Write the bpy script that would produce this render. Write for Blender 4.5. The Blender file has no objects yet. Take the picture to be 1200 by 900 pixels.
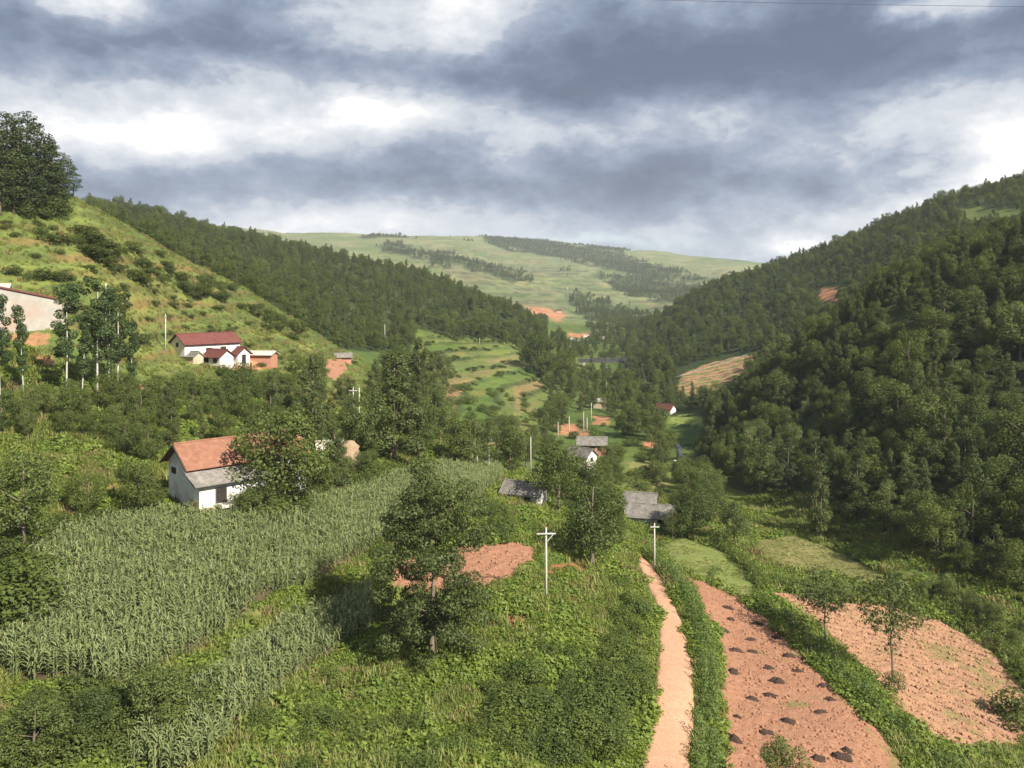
import bpy, math, random
import numpy as np

S = bpy.context.scene
COL = S.collection
R = math.radians
# ------------------------------------------------------------------ camera, sun, sky, exposure
ZC = 45.0            # camera height above the valley datum
F, HY = 950.0, 350.0  # focal length and horizon row of a 1200x900 picture

cam = bpy.data.cameras.new('camera'); cam_o = bpy.data.objects.new('camera', cam); COL.objects.link(cam_o)
cam_o.location = (0, 0, ZC); cam_o.rotation_euler = (R(90), 0, 0)
cam.sensor_fit = 'HORIZONTAL'; cam.sensor_width = 36; cam.lens = F / 1200 * 36
cam.shift_y = -(450 - HY) / 1200
cam.clip_start = 0.5; cam.clip_end = 40000
S.camera = cam_o

SUN_AZ, SUN_EL = 137.0, 38.0     # clockwise from +Y (away from camera): behind the camera, to the right
sun = bpy.data.lights.new('sun', 'SUN'); sun.energy = 5.0; sun.angle = R(0.53); sun.color = (1.0, 0.93, 0.82)
sun_o = bpy.data.objects.new('sun', sun); COL.objects.link(sun_o)
sun_o.rotation_euler = (R(90 - SUN_EL), 0, R(180 - SUN_AZ)); sun_o.location = (150, -150, 300)

S.view_settings.view_transform = 'Standard'
try: S.view_settings.look = 'None'
except Exception: pass
S.view_settings.exposure = 1.0; S.view_settings.gamma = 1.0; S.view_settings.use_curve_mapping = False
S.cycles.max_bounces = 5; S.cycles.diffuse_bounces = 2; S.cycles.glossy_bounces = 1
S.cycles.transmission_bounces = 2; S.cycles.volume_bounces = 0; S.cycles.transparent_max_bounces = 4
S.cycles.use_denoising = True
try: S.cycles.denoiser = 'OPENIMAGEDENOISE'
except Exception: pass

world = bpy.data.worlds.new('World'); S.world = world; world.use_nodes = True
WN = world.node_tree; WN.nodes.clear()

class NT:
    def __init__(s, tree): s.t = tree; s.n = tree.nodes; s.l = tree.links
    def node(s, typ, **kw):
        n = s.n.new(typ)
        for k, v in kw.items(): setattr(n, k, v)
        return n
    def put(s, sock, v):
        if isinstance(v, bpy.types.NodeSocket): s.l.new(v, sock)
        elif v is not None:
            if isinstance(v, (tuple, list)) and len(v) == 3 and sock.type == 'RGBA': v = (*v, 1)
            sock.default_value = v
    def math(s, op, a, b=None, c=None, clamp=False):
        n = s.node('ShaderNodeMath', operation=op, use_clamp=clamp)
        for i, v in enumerate((a, b, c)):
            if v is not None: s.put(n.inputs[i], v)
        return n.outputs[0]
    def vmath(s, op, a, b=None):
        n = s.node('ShaderNodeVectorMath', operation=op)
        s.put(n.inputs[0], a)
        if b is not None: s.put(n.inputs[1], b)
        return n.outputs['Value'] if op in ('DOT_PRODUCT', 'LENGTH') else n.outputs[0]
    def noise(s, vec, scale, detail=4, rough=0.55, out='Fac', distortion=0.0):
        n = s.node('ShaderNodeTexNoise')
        if vec is not None: s.l.new(vec, n.inputs['Vector'])
        n.inputs['Scale'].default_value = scale; n.inputs['Detail'].default_value = detail
        n.inputs['Roughness'].default_value = rough; n.inputs['Distortion'].default_value = distortion
        return n.outputs[out]
    def mix(s, fac, a, b, blend='MIX'):
        n = s.node('ShaderNodeMix', data_type='RGBA', blend_type=blend)
        s.put(n.inputs[0], fac); s.put(n.inputs[6], a); s.put(n.inputs[7], b)
        return n.outputs[2]
    def ramp(s, fac, stops, interp='LINEAR'):
        n = s.node('ShaderNodeValToRGB'); r = n.color_ramp; r.interpolation = interp
        while len(r.elements) < len(stops): r.elements.new(0.5)
        for e, (p, c) in zip(r.elements, stops):
            e.position = p; e.color = (*c, 1) if len(c) == 3 else c
        s.l.new(fac, n.inputs[0]); return n.outputs[0]
    def maprange(s, v, a, b, c, d, clamp=True):
        n = s.node('ShaderNodeMapRange', clamp=clamp)
        s.put(n.inputs[0], v)
        for i, x in enumerate((a, b, c, d)): n.inputs[i + 1].default_value = x
        return n.outputs[0]

def build_sky():
    t = NT(WN)
    sky = t.node('ShaderNodeTexSky', sky_type='NISHITA', sun_disc=False)
    sky.sun_elevation = R(SUN_EL); sky.sun_rotation = R(SUN_AZ)
    try: sky.air_density = 1.0; sky.dust_density = 1.0
    except Exception: pass
    g = t.node('ShaderNodeTexCoord').outputs['Generated']
    sp = t.node('ShaderNodeSeparateXYZ'); t.l.new(g, sp.inputs[0])
    az = t.math('ARCTAN2', sp.outputs[0], sp.outputs[1]); el = t.math('ARCSINE', sp.outputs[2])
    c = t.node('ShaderNodeCombineXYZ'); t.l.new(az, c.inputs[0]); t.l.new(t.math('MULTIPLY', el, 1.0), c.inputs[1])
    cs = t.vmath('MULTIPLY', c.outputs[0], (1.0, 1.75, 1.0))
    n1 = t.noise(cs, 3.2, 8, 0.55, 'Color'); n2 = t.noise(cs, 11.0, 7, 0.6, 'Color')
    w = t.vmath('ADD', t.vmath('MULTIPLY', t.vmath('SUBTRACT', n1, (0.5, 0.5, 0.5)), (0.20, 0.10, 0)),
                t.vmath('MULTIPLY', t.vmath('SUBTRACT', n2, (0.5, 0.5, 0.5)), (0.10, 0.055, 0)))
    p = t.vmath('ADD', c.outputs[0], w)
    # cloud masses: (azimuth/elevation of their centre and spread written as picture degrees, thickness change)
    G = [(200, 30, 190, 30, -.16), (110, 80, 150, 26, -.14), (350, 108, 55, 22, -.22), (700, 80, 260, 38, -.30), (1010, 70, 220, 42, -.24),
         (230, 218, 260, 20, -.26), (640, 215, 170, 26, -.26), (1000, 205, 150, 22, -.24), (520, 180, 60, 16, -.1), (870, 290, 110, 18, -.06), (560, 60, 50, 20, -.1),
         (120, 4, 34, 12, .5), (480, 42, 90, 24, .42), (560, 12, 46, 20, .34), (290, 110, 60, 18, .30), (440, 126, 64, 18, .60),
         (130, 150, 120, 24, .22), (300, 166, 150, 20, .24), (610, 168, 50, 34, .20), (735, 155, 80, 22, .20), (840, 130, 50, 18, .22),
         (1130, 140, 80, 36, .34), (1195, 195, 50, 26, .5), (1085, 250, 60, 16, .28), (430, 250, 130, 20, .42), (850, 236, 80, 26, .20),
         (930, 288, 34, 9, .45), (1090, 2, 50, 9, .4), (960, 190, 60, 14, .1), (240, 75, 60, 12, .12)]
    acc = None
    for (px, py, sx, sy, a) in G:
        a0 = math.atan((px - 600) / F); e0 = math.atan((HY - py) / math.hypot(F, px - 600))
        d = t.vmath('MULTIPLY', t.vmath('SUBTRACT', p, (a0, e0, 0)), (F / sx * .9, F / sy * .85, 0))
        q = t.math('MULTIPLY', t.math('EXPONENT', t.math('MULTIPLY', t.vmath('DOT_PRODUCT', d, d), -0.5)), a)
        acc = q if acc is None else t.math('ADD', acc, q)
    # billowing cumulus: folded noise gives rounded heads with creases between them
    wq = t.vmath('ADD', cs, t.vmath('MULTIPLY', n2, (.05, .05, 0)))
    def billow(s, d=6): return t.math('MULTIPLY', t.math('ABSOLUTE', t.math('SUBTRACT', t.noise(wq, s, d, 0.55), 0.5)), 2.0)
    bl = t.math('ADD', t.math('MULTIPLY', billow(6.0), .55), t.math('ADD', t.math('MULTIPLY', billow(14.0, 5), .30), t.math('MULTIPLY', billow(33.0, 4), .15)))
    fine = t.noise(cs, 5.5, 9, 0.62)
    raw = t.math('ADD', t.math('ADD', t.math('MULTIPLY', acc, 1.22), 0.40), t.math('ADD', t.math('MULTIPLY', t.math('SUBTRACT', fine, 0.5), 0.80), t.math('MULTIPLY', t.math('SUBTRACT', 0.22, bl), 0.85)))
    edge = t.maprange(raw, 0.50, 0.60, 0, 1)
    edge = t.math('MULTIPLY', t.math('MULTIPLY', edge, edge), t.math('SUBTRACT', 3.0, t.math('MULTIPLY', edge, 2.0)))
    b = t.math('ADD', t.math('MULTIPLY', raw, 0.92), t.math('MULTIPLY', edge, 0.07))
    k = 4.25
    cl = t.ramp(b, [(0.0, (.120 * k, .168 * k, .262 * k)), (0.18, (.178 * k, .236 * k, .348 * k)), (0.36, (.315 * k, .390 * k, .52 * k)),
                    (0.54, (.54 * k, .595 * k, .695 * k)), (0.76, (.80 * k, .835 * k, .89 * k)), (0.90, (1.05 * k, 1.06 * k, 1.07 * k)), (1.0, (1.6 * k, 1.57 * k, 1.5 * k))])
    # a thin blue gap low over the far hills
    ga = t.vmath('MULTIPLY', t.vmath('SUBTRACT', p, (math.atan(100 / F), math.atan(70 / F), 0)), (F / 70, F / 7, 0))
    gap = t.math('MULTIPLY', t.math('EXPONENT', t.math('MULTIPLY', t.vmath('DOT_PRODUCT', ga, ga), -0.5)), 0.35)
    col = t.mix(gap, cl, sky.outputs[0])
    bg = t.node('ShaderNodeBackground'); t.l.new(col, bg.inputs[0]); bg.inputs[1].default_value = 0.11
    out = t.node('ShaderNodeOutputWorld'); t.l.new(bg.outputs[0], out.inputs[0])
build_sky()
try: world.cycles.sampling_method = 'MANUAL'; world.cycles.sample_map_resolution = 512
except Exception: pass

# ------------------------------------------------------------------ numpy helpers
def vnoise(x, y, seed=0):
    xi = np.floor(x).astype(np.int64); yi = np.floor(y).astype(np.int64)
    fx = x - xi; fy = y - yi; u = fx * fx * (3 - 2 * fx); v = fy * fy * (3 - 2 * fy)
    def h(a, b):
        n = (a * 374761393 + b * 668265263 + seed * 1442695041) & 0xffffffff
        n = ((n ^ (n >> 13)) * 1274126177) & 0xffffffff
        return ((n ^ (n >> 16)) & 0xffff) / 65535.0
    return (h(xi, yi) * (1 - u) + h(xi + 1, yi) * u) * (1 - v) + (h(xi, yi + 1) * (1 - u) + h(xi + 1, yi + 1) * u) * v - 0.5
def fbm(x, y, oct=4, seed=0):
    r = 0; a = 1.0; x = np.asarray(x, float); y = np.asarray(y, float)
    for i in range(oct):
        r = r + a * vnoise(x, y, seed + i); x = x * 2.03 + 7.1; y = y * 2.03 - 3.7; a *= 0.5
    return r
def sstep(a, b, x):
    t = np.clip((x - a) / (b - a), 0, 1); return t * t * (3 - 2 * t)
def inpoly(x, y, poly):
    x = np.asarray(x, float); y = np.asarray(y, float); r = np.zeros(np.broadcast(x, y).shape, bool)
    n = len(poly)
    for i in range(n):
        x0, y0 = poly[i]; x1, y1 = poly[(i + 1) % n]
        if y0 == y1: continue
        c = ((y0 > y) != (y1 > y)) & (x < (x1 - x0) * (y - y0) / (y1 - y0) + x0)
        r ^= c
    return r
def polydist(x, y, poly):
    """signed distance, positive inside"""
    d = np.full(np.shape(x), 1e9); n = len(poly)
    for i in range(n):
        ax, ay = poly[i]; bx, by = poly[(i + 1) % n]
        dx, dy = bx - ax, by - ay; L = dx * dx + dy * dy + 1e-9
        t = np.clip(((x - ax) * dx + (y - ay) * dy) / L, 0, 1)
        d = np.minimum(d, np.hypot(x - ax - t * dx, y - ay - t * dy))
    return np.where(inpoly(x, y, poly), d, -d)
def gsmooth(a, sigma, axis):
    r = int(3 * sigma + 1); k = np.exp(-0.5 * (np.arange(-r, r + 1) / sigma) ** 2); k /= k.sum()
    pad = [(0, 0)] * a.ndim; pad[axis] = (r, r); b = np.pad(a, pad, mode='edge'); out = np.zeros_like(a)
    for i, w in enumerate(k):
        sl = [slice(None)] * a.ndim; sl[axis] = slice(i, i + a.shape[axis]); out += w * b[tuple(sl)]
    return out

# ------------------------------------------------------------------ the land: a height field over (bearing, distance)
PROF = {
 -700: [(50, 905), (70, 600), (95, 400), (130, 200), (170, 100), (400, 150), (1000, 260)],
 -200: [(52, 905), (82, 600), (105, 470), (135, 330), (165, 200), (185, 150), (260, 165), (560, 220), (1000, 262)],
 0: [(54, 900), (70, 700), (85, 600), (103, 530), (118, 470), (140, 383), (152, 330), (170, 240), (185, 203), (200, 200), (260, 225), (520, 248), (1000, 270)],
 100: [(54, 900), (60, 800), (72, 700), (85, 625), (105, 535), (125, 469), (135, 440), (150, 390), (165, 330), (178, 270), (186, 229), (200, 232), (260, 262), (520, 240), (700, 260), (1000, 280)],
 150: [(54, 905), (61, 800), (73, 700), (89, 615), (110, 530), (128, 480), (150, 430), (165, 390), (182, 330), (198, 280), (206, 256), (225, 262), (300, 280), (520, 248), (700, 265), (1000, 285)],
 200: [(54, 915), (57, 870), (59, 850), (63, 790), (74, 700), (92, 610), (110, 555), (130, 500), (155, 450), (178, 412), (205, 350), (225, 291), (245, 296), (330, 298), (550, 257), (700, 272), (1000, 295)],
 300: [(54, 912), (57, 892), (66, 800), (73, 750), (76, 705), (84, 660), (96, 600), (120, 530), (150, 470), (185, 428), (225, 380), (250, 346), (275, 350), (360, 340), (640, 280), (800, 295), (1000, 320)],
 370: [(54, 912), (58, 890), (75, 755), (82, 710), (87, 672), (100, 615), (113, 580), (150, 500), (200, 440), (235, 410), (258, 386), (280, 388), (360, 362), (640, 295), (800, 310), (1000, 330)],
 400: [(54, 912), (57, 900), (76, 760), (85, 705), (90, 665), (103, 620), (116, 585), (150, 515), (185, 465), (230, 430), (252, 412), (275, 410), (330, 396), (640, 302), (800, 320), (1000, 340)],
 500: [(54, 908), (56, 900), (73, 770), (88, 690), (100, 640), (114, 600), (132, 565), (160, 520), (200, 495), (250, 468), (360, 420), (430, 392), (620, 323), (780, 340), (1000, 352)],
 600: [(54, 925), (60, 899), (70, 790), (84, 705), (95, 660), (101, 640), (118, 600), (133, 580), (180, 548), (250, 492), (300, 466), (380, 430), (450, 403), (520, 380), (560, 368), (700, 374), (1000, 366)],
 650: [(54, 935), (60, 905), (70, 805), (84, 706), (100, 655), (120, 612), (150, 580), (190, 550), (250, 510), (300, 480), (380, 445), (450, 425), (560, 405), (750, 392), (1000, 376)],
 700: [(54, 940), (60, 896), (73, 800), (93, 700), (113, 640), (140, 600), (165, 570), (205, 537), (255, 511), (270, 502), (340, 470), (480, 432), (600, 415), (750, 396), (1000, 383)],
 750: [(54, 945), (60, 893), (74, 800), (100, 700), (127, 649), (150, 612), (185, 570), (225, 530), (290, 490), (390, 452), (480, 430), (650, 404), (760, 380), (830, 384), (1000, 378)],
 800: [(54, 945), (60, 900), (76, 790), (100, 702), (125, 650), (140, 625), (165, 590), (213, 546), (268, 500), (290, 484), (340, 458), (400, 430), (480, 400), (620, 368), (720, 353), (850, 368), (1000, 376)],
 850: [(54, 970), (65, 900), (83, 790), (111, 690), (134, 640), (155, 605), (175, 580), (220, 520), (250, 480), (330, 455), (400, 425), (470, 395), (590, 350), (680, 324), (850, 345), (1000, 360)],
 900: [(54, 980), (66, 900), (84, 790), (103, 715), (112, 690), (137, 640), (160, 607), (180, 560), (208, 500), (235, 452), (280, 446), (360, 424), (440, 392), (560, 346), (650, 313), (800, 330), (1000, 345)],
 1000: [(54, 990), (67, 905), (76, 840), (85, 790), (95, 760), (108, 710), (128, 665), (136, 650), (150, 590), (178, 500), (205, 420), (228, 370), (290, 379), (350, 366), (430, 338), (600, 279), (800, 295), (1000, 310)],
 1100: [(54, 1000), (70, 905), (88, 800), (106, 725), (112, 712), (130, 620), (160, 500), (190, 400), (225, 312), (290, 320), (370, 300), (480, 262), (580, 240), (800, 258), (1000, 280)],
 1200: [(54, 1010), (72, 905), (90, 800), (103, 745), (122, 640), (150, 500), (185, 370), (220, 278), (280, 284), (360, 270), (470, 235), (560, 211), (800, 235), (1000, 260)],
 1450: [(54, 1010), (75, 880), (85, 800), (105, 650), (150, 400), (200, 200), (300, 195), (560, 140), (800, 170), (1000, 220)],
 1900: [(54, 900), (70, 700), (100, 450), (150, 250), (220, 100), (350, 80), (560, 60), (1000, 180)],
}
pxs = np.concatenate([np.arange(-700, -60, 16), np.arange(-60, 1262, 4), np.arange(1270, 1901, 16)]).astype(float)
ys = np.exp(np.concatenate([np.arange(math.log(9), math.log(48), .03), np.arange(math.log(48), math.log(700), .006),
                            np.arange(math.log(700), math.log(4200), .011), np.arange(math.log(4200), math.log(14000), .04)]))
ly = np.log(ys)
def build_land():
    keys = sorted(PROF)
    E = np.zeros((len(keys), len(ys)))
    for i, k in enumerate(keys):
        pr = PROF[k]; zl = [(HY - p) / F * y for y, p in pr]
        YY = np.array([y for y, _ in pr]); zi = np.interp(ly, np.log(YY), np.array([p for _, p in pr]))
        near = ys < YY[0]
        zi[near] = HY - F * zl[0] / ys[near]
        E[i] = zi
    P = np.zeros((len(ys), len(pxs)))
    for r in range(len(ys)): P[r] = np.interp(pxs, keys, E[:, r])
    # far hills
    fp = [-700, 200, 270, 300, 350, 420, 485, 550, 620, 700, 770, 810, 860, 900, 1000, 1200, 1900]
    ridge = np.interp(pxs, fp, [266, 264, 262, 266, 274, 273, 274, 270, 280, 286, 291, 298, 305, 312, 316, 318, 318])
    yr = 2900 + 260 * np.sin(pxs / 90.0)
    ridge2 = np.interp(pxs, [-700, 760, 812, 822, 850, 880, 900, 960, 1900], [306, 306, 296, 291, 292, 296, 302, 312, 318])
    base1000 = P[np.searchsorted(ys, 990)]
    mid = np.interp(pxs, [-700, 400, 500, 600, 680, 740, 800, 900, 1900], [300, 310, 322, 341, 352, 362, 352, 335, 320])
    for c in range(len(pxs)):
        far = np.interp(ly, np.log([990, 1450, 1700, 2200, yr[c], yr[c] * 1.25, 4300, 5500, 7000, 14000]),
                        [base1000[c], mid[c], mid[c] - 8 if mid[c] - 8 > ridge[c] else ridge[c] + 5, (mid[c] * .45 + ridge[c] * .55), ridge[c], ridge[c] + 14, 318, ridge2[c], 325, 338])
        w = ys > 990
        P[w, c] = far[w]
    P = gsmooth(P, 3.0, 0); P = gsmooth(P, 5.0, 1)
    Z = ZC + (HY - P) / F * ys[:, None]
    X = (pxs[None, :] - 600) / F * ys[:, None]; Y = np.repeat(ys[:, None], len(pxs), 1); PX = np.repeat(pxs[None, :], len(ys), 0)
    # natural relief
    Z += 0.9 * fbm(X / 17, Y / 17, 3, 1) * sstep(95, 180, Y) + 0.35 * fbm(X / 6, Y / 6, 3, 5)
    Z += sstep(250, 500, Y) * 7 * fbm(X / 60, Y / 60, 3, 9) * (1 - sstep(560, 900, Y) * .2)
    Z += sstep(1000, 1900, Y) * (46 * fbm(X / 420, Y / 420, 4, 17) + 14 * fbm(X / 110, Y / 110, 3, 19)) * (1 - .55 * sstep(1500, 2900, Y))
    RISER = np.zeros(Z.shape)
    # farmed terraces: gently sloping treads, steep risers
    def terr(Z, step, w, seed, sharp=.72):
        q = (Z + 1.2 * fbm(X / 30, Y / 30, 2, seed) * step * .5) / step; f = q - np.floor(q)
        RISER[:] = np.maximum(RISER, w * sstep(sharp - .06, sharp + .06, f))
        return Z + w * step * (np.where(f < sharp, f * .35 / sharp, .35 + (f - sharp) / (1 - sharp) * .65) - f)
    Z = terr(Z, 3.4, .8 * sstep(140, 155, Y) * (1 - sstep(250, 270, Y)) * (1 - sstep(400, 430, PX)) * sstep(-400, -100, PX), 31, .58)
    Z = terr(Z, 2.5, .9 * sstep(215, 240, Y) * (1 - sstep(420, 440, Y)) * sstep(470, 510, PX) * (1 - sstep(670, 700, PX)), 33)
    Z = terr(Z, 1.9, .9 * sstep(310, 325, Y) * (1 - sstep(420, 440, Y)) * sstep(760, 785, PX) * (1 - sstep(915, 940, PX)), 35, .6)
    Z = terr(Z, 11.0, .85 * sstep(1050, 1150, Y) * (1 - sstep(2300, 2600, Y)) * sstep(420, 500, PX) * (1 - sstep(860, 900, PX)), 37)
    return X, Y, Z, PX, RISER
GX, GY, GZ, GPX, RISER = build_land()
GPY = HY - (GZ - ZC) / GY * F
def _grid(px, Y):
    c = np.interp(px, pxs, np.arange(len(pxs))); r = np.interp(np.log(Y), ly, np.arange(len(ys)))
    c0 = np.clip(np.floor(c).astype(int), 0, len(pxs) - 2); r0 = np.clip(np.floor(r).astype(int), 0, len(ys) - 2)
    return r0, c0, r - r0, c - c0
def zat(X, Y):
    X = np.asarray(X, float); Y = np.maximum(np.asarray(Y, float), 9.1)
    r, c, fr, fc = _grid(600 + F * X / Y, Y)
    return (GZ[r, c] * (1 - fr) + GZ[r + 1, c] * fr) * (1 - fc) + (GZ[r, c + 1] * (1 - fr) + GZ[r + 1, c + 1] * fr) * fc
def hit(px, py, ymin=0):
    """the ground point a picture point looks at"""
    c = np.interp(px, pxs, np.arange(len(pxs))); c0 = min(int(c), len(pxs) - 2); fc = c - c0
    col = GPY[:, c0] * (1 - fc) + GPY[:, c0 + 1] * fc
    ok = np.nonzero((col <= py) & (ys >= max(ymin, 20)))[0]
    if len(ok) == 0: i = int(np.argmin(np.where((ys > ymin) & (ys < 900), col, 1e9)))
    else: i = ok[0]
    Y = ys[i]
    if i > 0 and len(ok) and col[i - 1] > py:
        t = (col[i - 1] - py) / (col[i - 1] - col[i] + 1e-9); Y = ys[i - 1] + t * (ys[i] - ys[i - 1])
    X = (px - 600) / F * Y
    return float(X), float(Y), float(zat(X, Y))
def pxpy(X, Y, Z): return 600 + F * X / Y, HY - (Z - ZC) / Y * F

# ------------------------------------------------------------------ object helpers
def mesh_np(name, V, quads=None, tris=None, mats=(), attrs=None, smooth=False, mi=None):
    me = bpy.data.meshes.new(name)
    V = np.asarray(V, np.float32); me.vertices.add(len(V)); me.vertices.foreach_set('co', V.ravel())
    idx = []; tot = []
    if quads is not None and len(quads): q = np.asarray(quads, np.int32); idx.append(q.ravel()); tot.append(np.full(len(q), 4, np.int32))
    if tris is not None and len(tris): q = np.asarray(tris, np.int32); idx.append(q.ravel()); tot.append(np.full(len(q), 3, np.int32))
    idx = np.concatenate(idx); tot = np.concatenate(tot)
    me.loops.add(len(idx)); me.loops.foreach_set('vertex_index', idx)
    me.polygons.add(len(tot)); st = np.concatenate([[0], np.cumsum(tot)[:-1]]).astype(np.int32)
    me.polygons.foreach_set('loop_start', st); me.polygons.foreach_set('loop_total', tot)
    if mi is not None: me.polygons.foreach_set('material_index', np.asarray(mi, np.int32))
    if smooth: me.polygons.foreach_set('use_smooth', np.ones(len(tot), bool))
    for k, v in (attrs or {}).items():
        v = np.asarray(v, np.float32)
        if v.ndim == 1: a = me.attributes.new(k, 'FLOAT', 'POINT'); a.data.foreach_set('value', v)
        else:
            a = me.attributes.new(k, 'FLOAT_COLOR', 'POINT'); c = np.ones((len(v), 4), np.float32); c[:, :3] = v; a.data.foreach_set('color', c.ravel())
    for m in mats: me.materials.append(m)
    me.update(calc_edges=True); me.validate()
    return me
def obj(name, me, parent=None, loc=None):
    o = bpy.data.objects.new(name, me); COL.objects.link(o)
    if parent is not None: o.parent = parent
    if loc is not None: o.location = loc
    return o
def tag(o, label=None, cat=None, group=None, kind=None):
    if label: o['label'] = label
    if cat: o['category'] = cat
    if group: o['group'] = group
    if kind: o['kind'] = kind
    return o
def thing(name, label, cat, loc=(0, 0, 0), rz=0, group=None, scale=1.0):
    o = bpy.data.objects.new(name, None); COL.objects.link(o); o.location = loc; o.rotation_euler = (0, 0, rz)
    o.scale = (scale,) * 3 if not isinstance(scale, tuple) else scale
    o.empty_display_size = 0.3
    return tag(o, label, cat, group)

class MB:
    """collects boxes, prisms and tubes into one mesh"""
    def __init__(s): s.v = []; s.f = []
    def add(s, vs, fs):
        n = len(s.v); s.v += [tuple(v) for v in vs]; s.f += [tuple(i + n for i in f) for f in fs]; return s
    def box(s, x0, x1, y0, y1, z0, z1):
        return s.add([(x0, y0, z0), (x1, y0, z0), (x1, y1, z0), (x0, y1, z0), (x0, y0, z1), (x1, y0, z1), (x1, y1, z1), (x0, y1, z1)],
                     [(0, 3, 2, 1), (4, 5, 6, 7), (0, 1, 5, 4), (1, 2, 6, 5), (2, 3, 7, 6), (3, 0, 4, 7)])
    def tube(s, pts, rad, n=6, cap=True):
        pts = [np.array(p, float) for p in pts]; rings = []
        for i, p in enumerate(pts):
            d = pts[min(i + 1, len(pts) - 1)] - pts[max(i - 1, 0)]; d /= np.linalg.norm(d) + 1e-9
            a = np.cross(d, (0, 1, 0) if abs(d[1]) < .9 else (1, 0, 0)); a /= np.linalg.norm(a); b = np.cross(d, a)
            rings.append([p + rad[i] * (a * math.cos(2 * math.pi * k / n) + b * math.sin(2 * math.pi * k / n)) for k in range(n)])
        vs = [v for r in rings for v in r]; fs = []
        for i in range(len(pts) - 1):
            for k in range(n): fs.append((i * n + k, i * n + (k + 1) % n, (i + 1) * n + (k + 1) % n, (i + 1) * n + k))
        if cap: fs.append(tuple(range(n))[::-1]); fs.append(tuple((len(pts) - 1) * n + k for k in range(n)))
        return s.add(vs, fs)
    def mesh(s, name, mat, smooth=False):
        me = bpy.data.meshes.new(name); me.from_pydata(s.v, [], s.f); me.materials.append(mat)
        if smooth: me.polygons.foreach_set('use_smooth', np.ones(len(me.polygons), bool))
        me.update(); return me
    def build(s, name, mat, parent=None, smooth=False): return obj(name, s.mesh(name, mat, smooth), parent)

# ------------------------------------------------------------------ materials
def newmat(name):
    m = bpy.data.materials.new(name); m.use_nodes = True; m.node_tree.nodes.clear(); t = NT(m.node_tree)
    out = t.node('ShaderNodeOutputMaterial'); return m, t, out
def pbr(t, out, col, rough=.8, spec=.3, bump=None, bstr=.4, bdist=.05):
    p = t.node('ShaderNodeBsdfPrincipled'); t.put(p.inputs['Base Color'], col); t.put(p.inputs['Roughness'], rough)
    p.inputs['Specular IOR Level'].default_value = spec
    if bump is not None:
        b = t.node('ShaderNodeBump'); b.inputs['Strength'].default_value = bstr; b.inputs['Distance'].default_value = bdist
        t.l.new(bump, b.inputs['Height']); t.l.new(b.outputs[0], p.inputs['Normal'])
    t.l.new(p.outputs[0], out.inputs[0]); return p
def geopos(t): return t.node('ShaderNodeNewGeometry').outputs['Position']
def leaf_mat(name, dark, light, hue_var=(1, 1, 1), transl=.28, rough=.55):
    m, t, out = newmat(name)
    a = t.node('ShaderNodeAttribute', attribute_name='tint')
    oi = t.node('ShaderNodeObjectInfo')
    f = t.math('ADD', t.math('MULTIPLY', a.outputs['Fac'], .62), t.math('MULTIPLY', oi.outputs['Random'], .38))
    c = t.mix(f, dark, light)
    rnd2 = t.math('FRACT', t.math('MULTIPLY', oi.outputs['Random'], 7.31))
    c = t.mix(t.math('MULTIPLY', rnd2, .55), c, t.mix(1.0, c, hue_var, 'MULTIPLY'))
    d = t.node('ShaderNodeBsdfDiffuse'); t.l.new(c, d.inputs[0])
    tr = t.node('ShaderNodeBsdfTranslucent'); t.l.new(t.mix(1.0, c, (1.25, 1.3, .65), 'MULTIPLY'), tr.inputs[0])
    ms = t.node('ShaderNodeMixShader'); ms.inputs[0].default_value = transl; t.l.new(d.outputs[0], ms.inputs[1]); t.l.new(tr.outputs[0], ms.inputs[2])
    g = t.node('ShaderNodeBsdfGlossy'); g.inputs['Roughness'].default_value = rough; g.inputs[0].default_value = (.8, .85, .75, 1)
    m2 = t.node('ShaderNodeMixShader'); m2.inputs[0].default_value = .018; t.l.new(ms.outputs[0], m2.inputs[1]); t.l.new(g.outputs[0], m2.inputs[2])
    t.l.new(m2.outputs[0], out.inputs[0]); return m
def noisy_mat(name, c0, c1, scale=3., rough=.85, bump=.3, bdist=.02, c2=None, scale2=.5, detail=5, spec=.25):
    m, t, out = newmat(name); p = t.node('ShaderNodeTexCoord').outputs['Object']
    n = t.noise(p, scale, detail, .6); c = t.mix(t.maprange(n, .3, .7, 0, 1), c0, c1)
    if c2 is not None: c = t.mix(t.maprange(t.noise(p, scale2, 4, .6), .5, .7, 0, .8), c, c2)
    pbr(t, out, c, rough, spec, t.noise(p, scale * 4, 4, .6), bump, bdist); return m

M = {}
M['broad'] = leaf_mat('foliage_broadleaf', (.033, .054, .014), (.125, .158, .040), (1.25, 1.12, .75))
M['broad_light'] = leaf_mat('foliage_light', (.050, .074, .020), (.150, .185, .054), (1.15, 1.05, .8))
M['walnut'] = leaf_mat('foliage_walnut', (.034, .052, .017), (.105, .132, .042), (1.1, 1.05, .8))
M['tall'] = leaf_mat('foliage_tall', (.036, .056, .018), (.128, .150, .048), (1.15, 1.05, .8))
M['poplar'] = leaf_mat('foliage_poplar', (.028, .050, .017), (.085, .125, .042), (1.1, 1.0, .9), .2, .4)
M['pine'] = leaf_mat('foliage_pine', (.028, .046, .016), (.078, .104, .034), (1.1, 1.0, .8), .12)
M['shrub'] = leaf_mat('foliage_shrub', (.038, .064, .015), (.130, .175, .042), (1.25, 1.08, .75))
M['hedge'] = leaf_mat('foliage_hedge', (.050, .085, .020), (.155, .215, .058), (1.15, 1.05, .8))
M['maize'] = leaf_mat('maize_leaves', (.100, .138, .052), (.285, .325, .155), (1.15, 1.06, .85), .3, .45)
M['weed'] = leaf_mat('weed_leaves', (.075, .125, .018), (.200, .270, .055), (1.3, 1.05, .8), .35)
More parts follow.
